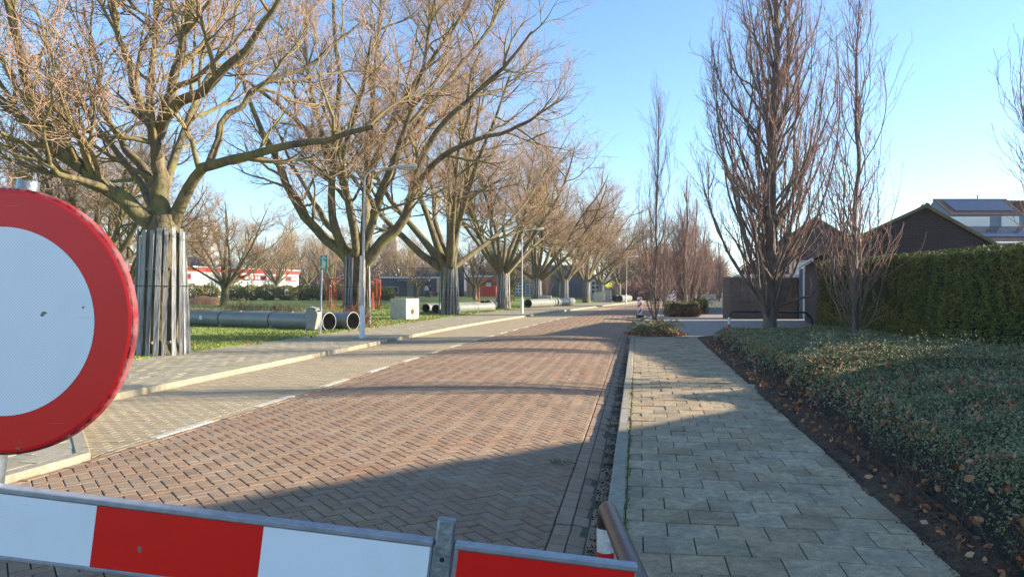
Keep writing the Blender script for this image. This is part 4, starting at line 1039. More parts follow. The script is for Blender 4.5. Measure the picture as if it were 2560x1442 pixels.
m_brush = M('bare_brush', lin(104, 78, 60), lin(82, 62, 50), 4, 0.9, 0)
m_straw = M('dry_stalk', lin(164, 142, 92), lin(132, 110, 72), 4, 0.9, 0)
rg = np.random.default_rng(99)

# low evergreen ground cover in the bed on the right
def bed_h(X, Y):
    """height of the leafy surface above the soil; 0 outside the plants"""
    X = np.asarray(X, float); Y = np.asarray(Y, float)
    e = X - SR(Y) - 0.30 - 0.14 * nz(Y * 1.3, X * 0 + 2, 1.0, 2)          # distance in from the pavement edge
    notch = np.exp(-((Y - 11.35) / 0.55) ** 2) * np.clip(1.6 - (X - SR(11.3)), 0, 1.4)
    e = e - notch
    e2 = np.minimum(e, 22.3 - Y - 0.25 * nz(X, Y, 1.2, 1))
    h = np.clip(e2 / 0.55, 0, 1); h = h * (2 - h)
    far = np.clip((Y - 11) / 1.5, 0, 1)
    top = (0.40 + 0.10 * nz(X, Y, 0.9, 0) + 0.09 * nz(X, Y, 3.1, 1)) * (1 - far) + (0.34 + 0.06 * nz(X, Y, 1.3, 2)) * far
    ridge = 0.20 * np.exp(-((Y - 10.55) / 0.45) ** 2) * np.clip((X - SR(10.5)) / 0.5, 0, 1)
    return h * (top + ridge)
def cover():
    gx = np.linspace(0, 1, 60); Ys = np.arange(0.5, 22.8, 0.16); V = []; Fc = []
    for y in Ys:
        x0 = float(SR(y)) + 0.15; xx = x0 + (10.6 - x0) * gx ** 1.4
        hh = np.maximum(bed_h(xx, np.full(60, y)) * 0.78 - 0.02, -0.03) + 0.06
        V += list(zip(xx, np.full(60, y), hh))
    for i in range(len(Ys) - 1):
        for j in range(59): Fc.append((i * 60 + j, i * 60 + j + 1, (i + 1) * 60 + j + 1, (i + 1) * 60 + j))
    prop(link('ground_cover_stems', np_mesh('ground_cover_stems', V, np.array(Fc), m_core, smooth=True)), 'dark stems under the evergreen ground cover right of the pavement', 'ground cover', kind='stuff')
    Vs = []; Fs = []; T = []; o = 0
    for (y0, y1, dens, ll) in ((1.0, 3.0, 700, 0.02), (3.0, 6.5, 5200, 0.0125), (6.5, 11.5, 2900, 0.016), (11.5, 17, 1500, 0.021), (17, 22.5, 800, 0.028)):
        A = (y1 - y0) * 9.0; n = int(A * dens)
        Y = rg.uniform(y0, y1, n); X = SR(Y) + 0.15 + rg.uniform(0, 1, n) ** 1.15 * 8.6
        k = (X < 10.7) & (X < 0.80 * Y + 0.6); X, Y = X[k], Y[k]
        h = bed_h(X, Y); k = h > 0.05 * rg.uniform(0.5, 2, len(h)); X, Y, h = X[k], Y[k], h[k]; n = len(X)
        gxs = (bed_h(X + 0.05, Y) - h) / 0.05
        # sprigs lean outwards; leaves sit in a shell under the surface, thinner on the bare flank
        dep = rg.exponential(0.045, n); z = 0.05 + h - dep + 0.02
        sp = rg.random(n) < 0.05; z = z + sp * rg.uniform(0, 0.10, n)
        tall = (np.abs(Y - 10.5) < 0.5) & (rg.random(n) < 0.18); z = z + tall * rg.uniform(0, 0.25, n) * (0.4 + 0.6 * (np.sin(X * 9) > 0.1))
        P = np.stack([X, Y, np.maximum(z, 0.05)], 1)
        flank = np.clip(h / 0.30, 0, 1); k = rg.random(n) < 0.15 + 0.85 * flank ** 1.5; P = P[k]; n = len(P)
        u = rdir(n, rg, 0.35); w_ = unit(np.cross(u, rdir(n, rg, 0.9))); l = ll * rg.uniform(0.7, 1.35, n)[:, None]
        v, f = rhombs(P, u * l, w_ * l * 0.55); Vs.append(v); Fs.append(f + o); o += len(v); T.append(rg.random(n))
    prop(link('ground_cover', np_mesh('ground_cover', np.concatenate(Vs), np.concatenate(Fs), m_cover, tint=np.concatenate(T))), 'low evergreen ground cover filling the bed right of the pavement', 'ground cover', kind='stuff')
    # bare twigs along the flank
    n = 2600; Y = rg.uniform(2.5, 21, n) ** 1.0; Y = 2.5 + (Y - 2.5) * rg.uniform(0.2, 1, n); X = SR(Y) + 0.2 + rg.uniform(0, 0.8, n)
    h = bed_h(X, Y); k = rg.random(n) < 0.9; P = np.stack([X, Y, np.full(n, 0.04)], 1)[k]; n = len(P)
    d = rdir(n, rg, 0.7); L_ = rg.uniform(0.08, 0.3, n)[:, None]; Q = np.stack([P, P + d * L_ * 0.5 + rg.normal(0, 0.012, (n, 3)), P + d * L_ + np.array([0, 0, 0.03])], 1)
    v, f = tubes(Q, np.tile(np.array([[0.0032, 0.0028, 0.0015]]), (n, 1)), 3, rg)
    prop(link('bare_stems', np_mesh('bare_stems', v, f, m_brush)), 'bare brown stems at the foot of the ground cover beside the pavement', 'stems', kind='stuff')
cover()

def curled(P, size, rng, mat, name, label, cat):
    """curled broad dead leaves: six-sided blades folded along the midrib"""
    n = len(P); u = rdir(n, rng, 0.25); w_ = unit(np.cross(u, rdir(n, rng, 1.5))); nn = np.cross(u, w_)
    l = (size * rng.uniform(0.6, 1.3, n))[:, None]; c = rng.uniform(0.1, 0.5, n)[:, None]
    pts = [P - u * l, P - u * l * 0.35 + w_ * l * 0.62 + nn * l * c, P + u * l * 0.35 + w_ * l * 0.55 + nn * l * c * 1.2, P + u * l + nn * l * 0.25, P + u * l * 0.35 - w_ * l * 0.55 + nn * l * c, P - u * l * 0.35 - w_ * l * 0.62 + nn * l * c * 1.1]
    V = np.stack(pts, 1).reshape(-1, 3); b_ = np.arange(n)[:, None] * 6
    Fq = np.concatenate([b_ + np.array([[0, 1, 2, 3]]), b_ + np.array([[0, 3, 4, 5]])]); t = rng.random(n)
    prop(link(name, np_mesh(name, V, Fq, mat, tint=np.concatenate([t, t]))), label, cat, kind='stuff')
n = 1500; Y = 3.0 + 8.0 * rg.uniform(0, 1, n) ** 0.8; X = SR(Y) + 0.1 + 6.5 * rg.uniform(0, 1, n) ** 1.0
patch = nz(X, Y, 0.8, 2) + 0.6 * nz(X, Y, 2.0, 1); k = (patch > 0.42) | (rg.random(n) < 0.06) ; k &= X < 0.8 * Y + 0.4
X, Y = X[k], Y[k]; h = bed_h(X, Y)
n3 = 1000; Y3 = rg.normal(7.2, 1.3, n3); X3 = rg.normal(5.1, 0.9, n3); k = (Y3 > 3.5) & (Y3 < 10) & (X3 > SR(Y3) + 0.9) & (nz(X3, Y3, 2.2, 1) > -0.25); X = np.concatenate([X, X3[k]]); Y = np.concatenate([Y, Y3[k]])
n2 = 1100; Y2 = 3.2 + 18 * rg.uniform(0, 1, n2) ** 1.3; X2 = SR(Y2) + 0.06 + 0.75 * rg.uniform(0, 1, n2)
X = np.concatenate([X, X2]); Y = np.concatenate([Y, Y2]); h = bed_h(X, Y)
curled(np.stack([X, Y, 0.07 + h * rg.uniform(0.93, 1.05, len(X))], 1), 0.031, rg, m_dead, 'fallen_leaves', 'curled brown fallen leaves lying on the ground cover and soil', 'leaf litter')
n = 420; Y = 15 + 22 * rg.uniform(0, 1, n); X = S(Y) - 2.2 + 2.6 * rg.uniform(0, 1, n)
curled(np.stack([X, Y, np.full(n, 0.03)], 1), 0.045, rg, m_dead, 'scattered_leaves', 'small dry leaves scattered along the far lawn edge', 'leaf litter')
n = 7000; Y = 3.0 + 18 * rg.uniform(0, 1, n) ** 1.4; X = SR(Y) - 0.05 + 0.75 * rg.uniform(0, 1, n) ** 0.9
curled(np.stack([X, Y, 0.055 + 0.03 * rg.random(n) * (X > SR(Y) + 0.1) - 0.045 * (X < SR(Y) + 0.06)], 1), 0.011, rg, M('litter_crumb', lin(110, 80, 54), lin(66, 50, 36), 30, 0.95, 0, tint='attr', tamt=0.45), 'leaf_crumbs', 'brown leaf crumbs covering the soil strip beside the pavement', 'debris')
# weeds and crumbs in the paving joints and gutter
n = 2200; Y = 3.0 + 17 * rg.uniform(0, 1, n) ** 1.5; X = KR(Y) - 0.004 - 0.10 * rg.uniform(0, 1, n) ** 2.2
curled(np.stack([X, Y, z_road(X, Y) + 0.004], 1), 0.010, rg, M('gutter_debris', lin(70, 58, 44), lin(44, 38, 30), 30, 0.95, 0, tint='attr', tamt=0.4), 'gutter_debris', 'dark leaf crumbs lying in the gutter along the kerb', 'debris')
n = 2600; Y = 3.6 + 9 * rg.uniform(0, 1, n) ** 1.3; X = KR(Y) + 0.137 + 0.012 * rg.normal(size=n); s_ = rg.random(n) < 0.45
X = np.where(s_, X, KR(Y) + 0.2 + rg.uniform(0, 1.6, n)); k = s_ | (nz(X * 3, Y * 3, 1, 1) > 0.75); X, Y = X[k], Y[k]; n = len(X)
P = np.stack([X, Y, np.full(n, 0.006)], 1); u = rdir(n, rg, 1.0); w_ = unit(np.cross(u, rdir(n, rg))); l = rg.uniform(0.006, 0.016, n)[:, None]
v, f = rhombs(P, u * l, w_ * l * 0.4)
prop(link('joint_moss', np_mesh('joint_moss', v, f, leaf_mat('moss', lin(112, 118, 44), lin(88, 98, 36), 0.3, 0.8), tint=rg.random(n))), 'yellow green moss along the kerb joint of the near pavement', 'moss', kind='stuff')
# leafy twig on the bricks
tw = thing('fallen_twig', 'small leafy twig lying on the bricks near the gutter', 'twig', (at(1410, 6.75), 6.75, float(z_road(at(1410, 6.75), 6.75)) + 0.012), (0, 0, -0.35))
MB().tube([(-0.12, 0, 0.0), (-0.04, 0.01, 0.008), (0.05, -0.005, 0.012), (0.13, 0.01, 0.004)], [0.003, 0.004, 0.004, 0.002], 5).build('stem', m_brush, tw)
n = 90; P = np.stack([rg.uniform(-0.13, 0.1, n), rg.normal(0, 0.025, n), rg.uniform(0.0, 0.03, n)], 1); u = rdir(n, rg); w_ = unit(np.cross(u, rdir(n, rg, 1))); l = rg.uniform(0.008, 0.018, n)[:, None]
v, f = rhombs(P, u * l, w_ * l * 0.5); prop(link('leaves', np_mesh('leaves', v, f, m_cover, tint=rg.random(n)), tw), kind='stuff')

# ------------------------------------------------------------------ clipped hedges
def hedge(name, pts, w_, h, label, dens=1500, ll=0.022, mat=None, top_only=1.0, wob=0.10, bare=0.0, group=None, both=True):
    """pts: centre line in plan; a dark core of stems with a shell of leaves"""
    t = thing(name, label, 'hedge', (pts[0][0], pts[0][1], 0), group=group); ox, oy = pts[0]
    core = MB(); Vs = []; Fs = []; T = []; o = 0
    for (a, b_) in zip(pts[:-1], pts[1:]):
        a = np.array(a) - [ox, oy]; b2 = np.array(b_) - [ox, oy]; d = b2 - a; L_ = np.linalg.norm(d); d = d / L_; nrm = np.array([-d[1], d[0]])
        c = (a + b2) / 2; core.box((c[0], c[1], h / 2 - 0.06), (L_ - 0.16, w_ - 0.2, h - 0.16), Rz(math.atan2(d[1], d[0])))
        for face, A in [('l', L_ * h * (1.0 if both else 0.12)), ('r', L_ * h), ('t', L_ * w_), ('e', w_ * h), ('s', w_ * h)]:
            n = int(A * dens)
            s = rg.uniform(0, L_, n); q = rg.uniform(-w_ / 2, w_ / 2, n); z = rg.uniform(0.03, h, n); out = 0
            if face == 'l': q = np.full(n, w_ / 2); N3 = np.array([nrm[0], nrm[1], 0])
            if face == 'r': q = np.full(n, -w_ / 2); N3 = np.array([-nrm[0], -nrm[1], 0])
            if face == 't': z = np.full(n, h); N3 = np.array([0, 0, 1.0])
            if face == 'e': s = np.full(n, L_); N3 = np.array([d[0], d[1], 0])
            if face == 's': s = np.full(n, 0.0); N3 = np.array([-d[0], -d[1], 0])
            if bare and face != 't':
                k = rg.random(n) < (1 - bare) + bare * (z / h) ** 6; s, q, z = s[k], q[k], z[k]; n = len(s)
            P = np.stack([a[0] + d[0] * s + nrm[0] * q, a[1] + d[1] * s + nrm[1] * q, z], 1)
            rnd = np.clip((z - (h - 0.25)) / 0.25, 0, 1) ** 2 * 0.12
            bump = wob * nz(P[:, 0] * 1.3 + P[:, 1] * 1.3, P[:, 2] * 1.3 + P[:, 1] * 0.5, 1.0, 1) + 0.5 * wob * nz(P[:, 0] * 4 + P[:, 1] * 4, P[:, 2] * 4, 1.0, 2)
            P = P + N3 * ((bump - rnd - rg.exponential(0.05, n))[:, None])
            u = unit(rdir(n, rg) + N3 * 0.7); ww = unit(np.cross(u, rdir(n, rg) + N3 * 0.3)); l = ll * rg.uniform(0.6, 1.4, n)[:, None]
            v, f = rhombs(P, u * l, ww * l * 0.6); Vs.append(v); Fs.append(f + o); o += len(v); T.append(rg.random(n))
    core.build('branches', m_core, t)
    prop(link('foliage', np_mesh('foliage', np.concatenate(Vs), np.concatenate(Fs), mat or m_hedge, tint=np.concatenate(T)), t), kind='stuff')
    return t
hedge('clipped_hedge', [(10.55, 24.2), (10.75, 13.0)], 1.1, 2.47, 'tall clipped evergreen hedge on the right, behind the planting bed', 3000, 0.024, wob=0.15, both=False)
hedge('clipped_hedge', [(11.0, 9.4), (11.2, -6.0)], 1.1, 2.4, 'tall clipped hedge outside the right edge of the picture', 260, 0.06)
bh = hedge('box_hedge', [(at(1668, 41.5), 41.6), (at(1742, 41.5), 41.6)], 1.6, 0.88, 'low clipped box hedge with bare brown side at the forecourt', 900, 0.035, wob=0.05, bare=0.75)
n = 1400; P = np.stack([rg.uniform(0, 1.66, n), rg.choice([-0.8, 0.8], n) * 1.0, rg.uniform(0, 0.35, n)], 1); d = rdir(n, rg, 1.2); L_ = rg.uniform(0.15, 0.5, n)[:, None]
v, f = tubes(np.stack([P, P + d * L_ * 0.5, P + d * L_ + rg.normal(0, 0.03, (n, 3))], 1), np.tile(np.array([[0.006, 0.005, 0.003]]), (n, 1)), 3, rg)
prop(link('bare_twigs', np_mesh('bare_twigs', v, f, m_brush), bh), kind='stuff')
hedge('box_hedge', [(at(1752, 46), 46), (at(1753, 58), 58)], 0.9, 0.85, 'second low hedge running back beside the paved path', 500, 0.045, wob=0.05, bare=0.5)

# round planting at the kerb round the thin tree
t = thing('kerb_planting', 'round low planting with brown leaves at the foot of the thin kerbside tree', 'planting', (at(1640, 24.6), 24.7, 0))
q = MB(); q.lathe([(0.85, 0.0), (0.78, 0.10), (0.6, 0.22), (0.3, 0.33), (0.001, 0.36)], 24); q.build('mound', m_soil, t, smooth=True)
n = 5200; a = rg.uniform(0, 6.28, n); r_ = 0.86 * rg.uniform(0, 1, n) ** 0.5; z = 0.40 * (1 - (r_ / 0.9) ** 2) + rg.normal(0.02, 0.05, n)
P = np.stack([r_ * np.cos(a), r_ * np.sin(a), np.maximum(z, 0.01)], 1); u = rdir(n, rg, 0.4); w_ = unit(np.cross(u, rdir(n, rg, 0.5))); l = 0.028 * rg.uniform(0.6, 1.5, n)[:, None]
k = (P[:, 2] > 0.13) | (rg.random(n) < 0.25)
v, f = rhombs(P[k], (u * l)[k], (w_ * l * 0.5)[k]); prop(link('foliage', np_mesh('foliage', v, f, m_cover, tint=rg.random(k.sum())), t), kind='stuff')
n = 1300; a = rg.uniform(0, 6.28, n); r_ = 0.62 + 0.42 * rg.uniform(0, 1, n); P = np.stack([r_ * np.cos(a), r_ * np.sin(a), np.maximum(0.03, 0.3 * (1 - (r_ / 0.95) ** 2)) + rg.uniform(0, 0.04, n)], 1)
u = rdir(n, rg, 0.2); w_ = unit(np.cross(u, rdir(n, rg, 1))); l = 0.035 * rg.uniform(0.6, 1.3, n)[:, None]
v, f = rhombs(P, u * l, w_ * l * 0.7); prop(link('brown_leaves', np_mesh('brown_leaves', v, f, m_dead, tint=rg.random(n)), t), kind='stuff')
n = 70; a = rg.uniform(0, 6.28, n); P0 = np.stack([0.3 * np.cos(a), 0.3 * np.sin(a), np.full(n, 0.3)], 1); P1 = np.stack([0.75 * np.cos(a), 0.75 * np.sin(a), np.full(n, 0.42)], 1) + rg.normal(0, 0.06, (n, 3)); P2 = np.stack([1.0 * np.cos(a), 1.0 * np.sin(a), np.full(n, 0.25)], 1)
v, f = tubes(np.stack([P0, P1, P2], 1), np.tile(np.array([[0.010, 0.009, 0.004]]), (n, 1)), 3, rg); prop(link('arching_stems', np_mesh('arching_stems', v, f, m_cover, tint=rg.random(len(f))), t), kind='stuff')

# ------------------------------------------------------------------ lawn blades on the near part of the grass
def lawn():
    Vs = []; Fs = []; T = []; o = 0
    for y0, y1, n, hh in ((14, 20, 60000, 0.05), (20, 30, 70000, 0.065), (30, 45, 50000, 0.085), (45, 70, 30000, 0.12)):
        Y = rg.uniform(y0, y1, n); X = S(Y) + 0.12 - 16 * rg.uniform(0, 1, n) ** 1.2
        edge = np.clip((S(Y) - X) / 0.6 + 0.1, 0, 1); k = rg.random(n) < edge + 0.3 * (nz(X, Y, 2.5, 1) > 0.2); X, Y = X[k], Y[k]; n = len(X)
        P = np.stack([X, Y, g_left(X, Y)], 1); d = rdir(n, rg, 2.0); h = (hh * rg.uniform(0.5, 1.3, n) * (1 + 0.35 * nz(X, Y, 1.5, 2)))[:, None]; sd_ = unit(np.cross(d, rdir(n, rg))) * (hh * 0.14)
        V = np.stack([P - sd_, P + sd_, P + d * h], 1).reshape(-1, 3); Vs.append(V); Fs.append(np.arange(3 * n).reshape(n, 3) + o); o += 3 * n; T.append(np.clip(rg.normal(0.5, 0.25, n) + 0.25 * nz(X, Y, 0.6, 0), 0, 1))
    prop(link('grass', np_mesh('grass', np.concatenate(Vs), np.concatenate(Fs), m_blade, tint=np.concatenate(T))), 'short green lawn grass under the street trees', 'grass', kind='stuff')
lawn()

# ------------------------------------------------------------------ shrubs in the park
def brush(px, Y, w_, h, n, label, mat, spread=0.6, r=0.008, group='bare shrubs on the lawn'):
    X = at(px, Y); t = thing('bare_shrub', label, 'shrub', (X, Y, gz(X, Y)), group=group)
    P = np.stack([rg.normal(0, w_ * 0.28, n), rg.normal(0, 0.25, n), np.zeros(n)], 1); d = unit(np.stack([P[:, 0] / w_ * spread * 2 + rg.normal(0, 0.3, n), rg.normal(0, 0.3, n), np.full(n, 1.0)], 1)); L_ = (h * rg.uniform(0.5, 1.1, n))[:, None]
    Q = np.stack([P, P + d * L_ * 0.4 + rg.normal(0, 0.04, (n, 3)), P + d * L_ * 0.75 + rg.normal(0, 0.06, (n, 3)), P + d * L_ + rg.normal(0, 0.1, (n, 3))], 1)
    v, f = tubes(Q, np.tile(np.array([[1.3, 1.0, 0.8, 0.5]]) * r, (n, 1)), 3, rg); prop(link('stems', np_mesh('stems', v, f, mat), t), kind='stuff')
    idx = rg.integers(0, n, n * 3); P2, R2 = grow(Q, np.full((n, 4), r), idx, rg.uniform(0.3, 1, n * 3), np.radians(rg.uniform(25, 60, n * 3)), rg.uniform(0.1, 0.3, n * 3) * h, np.full(n * 3, r * 0.6), r * 0.4, 2, 0.2, 0.05, rng=rg)
    v, f = tubes(P2, R2, 3, rg); prop(link('twigs', np_mesh('twigs', v, f, mat), t), kind='stuff')
brush(512, 39, 2.2, 0.55, 260, 'straw coloured dry stalks left behind the sewer pipes', m_straw, 0.5, 0.009)
brush(600, 45, 1.5, 1.0, 110, 'pale bare shrub behind the middle of the sewer pipe', m_straw, 0.9, 0.010)
brush(665, 42, 1.4, 0.75, 100, 'bare shrub behind the right part of the sewer pipe', m_brush, 0.8, 0.009)
brush(722, 41, 1.4, 0.75, 110, 'bare shrub behind the litter bin', m_brush, 0.8, 0.009)
brush(840, 33, 1.6, 0.9, 150, 'bare brown shrub left of the second guard', m_straw, 0.9, 0.008)
brush(880, 29.4, 0.8, 0.85, 170, 'reddish bare shrub at the foot of the second guard', M('red_twig', lin(128, 82, 58), lin(104, 66, 48), 6, 0.9, 0), 0.8, 0.008)
def leafy(px, Y, w_, h, label, n=3600, mat=None, group='green bushes along the park fence'):
    X = at(px, Y); t = thing('leafy_bush', label, 'bush', (X, Y, gz(X, Y)), group=group)
    a = rdir(n, rg); rr_ = rg.uniform(0.55, 1.0, n) ** 0.6 * (1 + 0.22 * nz(a[:, 0] * 3, a[:, 2] * 3 + a[:, 1] * 2, 1.0, 1))
    P = np.stack([a[:, 0] * rr_ * w_ / 2, a[:, 1] * rr_ * w_ / 3, h * 0.5 + a[:, 2] * rr_ * h * 0.5], 1); P = P[P[:, 2] > 0]; n = len(P)
    u = rdir(n, rg, 0.3); ww = unit(np.cross(u, rdir(n, rg))); l = 0.085 * rg.uniform(0.6, 1.4, n)[:, None]
    v, f = rhombs(P, u * l, ww * l * 0.55); prop(link('foliage', np_mesh('foliage', v, f, mat or m_bush, tint=rg.random(n)), t), kind='stuff')
    k = 40; b0 = np.stack([rg.normal(0, w_ * 0.1, k), rg.normal(0, 0.2, k), np.zeros(k)], 1); b1 = b0 + np.stack([rg.normal(0, w_ * 0.2, k), rg.normal(0, 0.3, k), rg.uniform(0.5, 0.95, k) * h], 1)
    v, f = tubes(np.stack([b0, (b0 + b1) / 2, b1], 1), np.tile(np.array([[0.03, 0.02, 0.01]]), (k, 1)), 4, rg); prop(link('stems', np_mesh('stems', v, f, m_brush), t), kind='stuff')
BL = ['olive bush behind the largest guard, left end of the fence row', 'olive bush left of the thick park tree trunk', 'olive bush right of the thick park tree trunk', 'yellowish bush below the first pair of red windows',
      'dark olive bush below the third red window', 'olive bush at the right end of the white building', 'olive bush just left of the green sign post', 'olive bush between green sign and orange play frame',
      'olive bush inside the orange play frame', 'green bush right of the second guard', 'green bush left of the dark school wall']
for (px, w_, h), lab in zip([(480, 3.4, 1.9), (520, 3.0, 1.8), (588, 3.0, 1.7), (628, 3.2, 1.7), (672, 3.4, 1.8), (716, 3.2, 1.7), (762, 3.6, 1.8), (806, 3.4, 1.7), (850, 3.4, 1.8), (945, 2.6, 1.6), (968, 2.0, 1.4)], BL):
    leafy(px, 84 + rg.uniform(-1, 1), w_, h, lab)
t = thing('soil_heap', 'low heap of brown soil left of the thick park tree', 'soil heap', (at(505, 68), 68, gz(at(505, 68), 68)))
V = []; Fc = []
for i in range(9):
    for j in range(17):
        u, v = i / 8, j / 16; x = (v - 0.5) * 4.4; y = (u - 0.5) * 2.2; e = max(0, 1 - (2 * v - 1) ** 2) * max(0, 1 - (2 * u - 1) ** 2); V.append((x, y, 0.75 * e ** 0.7 * (1 + 0.25 * float(nz(x * 2, y * 2))) - 0.02))
for i in range(8):
    for j in range(16): a = i * 17 + j; Fc.append((a, a + 1, a + 18, a + 17))
link('heap', np_mesh('heap', V, np.array(Fc), M('brown_soil', lin(148, 112, 80), lin(116, 88, 62), 4, 0.95, 0.6, 20), smooth=True), t)
# ------------------------------------------------------------------ houses and other buildings
def m_brickwork(name, c1, c2, mortar, scale=1.0):
    m = bpy.data.materials.new(name); m.use_nodes = True; N = m.node_tree.nodes; L = m.node_tree.links; b = N['Principled BSDF']; b.inputs['Roughness'].default_value = 0.9
    tc = N.new('ShaderNodeTexCoord'); sp = N.new('ShaderNodeSeparateXYZ'); L.new(tc.outputs['Object'], sp.inputs[0])
    ad = N.new('ShaderNodeMath'); ad.operation = 'ADD'; L.new(sp.outputs['X'], ad.inputs[0]); L.new(sp.outputs['Y'], ad.inputs[1])
    cb_ = N.new('ShaderNodeCombineXYZ'); L.new(ad.outputs[0], cb_.inputs['X']); L.new(sp.outputs['Z'], cb_.inputs['Y'])
    br_ = N.new('ShaderNodeTexBrick'); br_.inputs['Scale'].default_value = scale; br_.inputs['Brick Width'].default_value = 0.22; br_.inputs['Row Height'].default_value = 0.065; br_.inputs['Mortar Size'].default_value = 0.008
    br_.inputs['Color1'].default_value = c1; br_.inputs['Color2'].default_value = c2; br_.inputs['Mortar'].default_value = mortar; L.new(cb_.outputs[0], br_.inputs['Vector'])
    n = N.new('ShaderNodeTexNoise'); n.inputs['Scale'].default_value = 1.3; n.inputs['Detail'].default_value = 6; L.new(tc.outputs['Object'], n.inputs['Vector'])
    mr = N.new('ShaderNodeMapRange'); mr.inputs[3].default_value = 0.7; mr.inputs[4].default_value = 1.25; L.new(n.outputs[0], mr.inputs[0])
    hv = N.new('ShaderNodeHueSaturation'); L.new(br_.outputs['Color'], hv.inputs['Color']); L.new(mr.outputs[0], hv.inputs['Value']); L.new(hv.outputs[0], b.inputs['Base Color'])
    bp = N.new('ShaderNodeBump'); bp.inputs['Strength'].default_value = 0.5; bp.inputs['Distance'].default_value = 0.01; bp.invert = True; L.new(br_.outputs['Fac'], bp.inputs['Height']); L.new(bp.outputs[0], b.inputs['Normal'])
    return m
m_dbrick = m_brickwork('dark_brickwork', lin(58, 50, 52), lin(46, 41, 43), lin(70, 64, 64))
m_gbrick = m_brickwork('garage_brickwork', lin(98, 82, 76), lin(80, 66, 62), lin(110, 104, 98))
m_obrick = m_brickwork('orange_brickwork', lin(198, 116, 80), lin(180, 100, 68), lin(186, 150, 120))
m_tile = M('roof_tile', lin(126, 94, 82), lin(100, 76, 68), 6, 0.8, 0.3, 30, c3=lin(92, 80, 66), s3=1.2, a3=0.5, obj=True)
m_tiler = M('roof_tile_red', lin(178, 84, 60), lin(150, 70, 52), 6, 0.8, 0.3, 30, obj=True)
m_verge = M('mossy_verge', lin(128, 116, 90), lin(98, 88, 66), 5, 0.95, 0.6, 25, c3=lin(126, 112, 50), s3=2, a3=0.7)
m_solar = M('solar_glass', lin(30, 40, 62), lin(24, 32, 50), 3, 0.12, 0, spec=0.7, obj=True)
m_wwall = M('white_wall', lin(226, 224, 216), lin(212, 210, 200), 2, 0.8, 0.1, 20)
m_redtrim = M('red_trim', lin(206, 50, 38), lin(190, 42, 32), 3, 0.6, 0)
m_glass = M('window_glass', lin(40, 48, 56), lin(58, 66, 74), 0.8, 0.08, 0, spec=0.8)
m_paneW = M('white_blind', lin(216, 214, 206), rough=0.6)
m_dgrey = M('dark_grey_cladding', lin(66, 72, 84), lin(56, 62, 74), 2, 0.6, 0)
m_bgrey = M('blue_grey_cladding', lin(84, 98, 114), lin(74, 88, 104), 1, 0.55, 0)
m_taupe = M('taupe_cladding', lin(122, 112, 108), lin(108, 100, 98), 1, 0.7, 0)
m_beige = M('beige_wall', lin(196, 172, 140), lin(180, 156, 124), 2, 0.85, 0)
m_lime = M('lime_awning', lin(236, 246, 70), lin(226, 238, 60), 2, 0.7, 0)
m_wood = M('grey_boards', lin(120, 104, 94), lin(92, 78, 72), 5, 0.85, 0.4, 40, stretch=(1, 1, 0.2), tint='obj', tamt=0.2, obj=True)
m_bpanel = M('blue_panel', lin(96, 118, 136), lin(84, 106, 124), 3, 0.6, 0)
m_flat = M('flat_concrete', lin(186, 186, 186), lin(172, 172, 174), 0.3, 0.85, 0)

def tiled(bm, p00, p10, p11, p01, nu, nv, amp=0.03):
    """pantile surface between four corners: p00-p10 along the eave, p00-p01 up the slope"""
    p00, p10, p11, p01 = (Vector(p) for p in (p00, p10, p11, p01)); nrm = (p10 - p00).cross(p01 - p00).normalized()
    if nrm.z < 0: nrm = -nrm
    vs = []; nu4 = nu * 4
    for r in range(nv):
        for e, lift in ((0.0, amp), (1.0, 0.0)):
            v = (r + e) / nv
            for c in range(nu4 + 1):
                u = c / nu4; p = p00.lerp(p10, u).lerp(p01.lerp(p11, u), v); vs.append(p + nrm * (lift + amp * 0.9 * math.sin(c / 4 * 2 * math.pi)))
    fs = []; k = nu4 + 1
    for r in range(2 * nv - 1):
        for c in range(nu4): fs.append((r * k + c, r * k + c + 1, (r + 1) * k + c + 1, (r + 1) * k + c))
    bm.add(vs, fs)

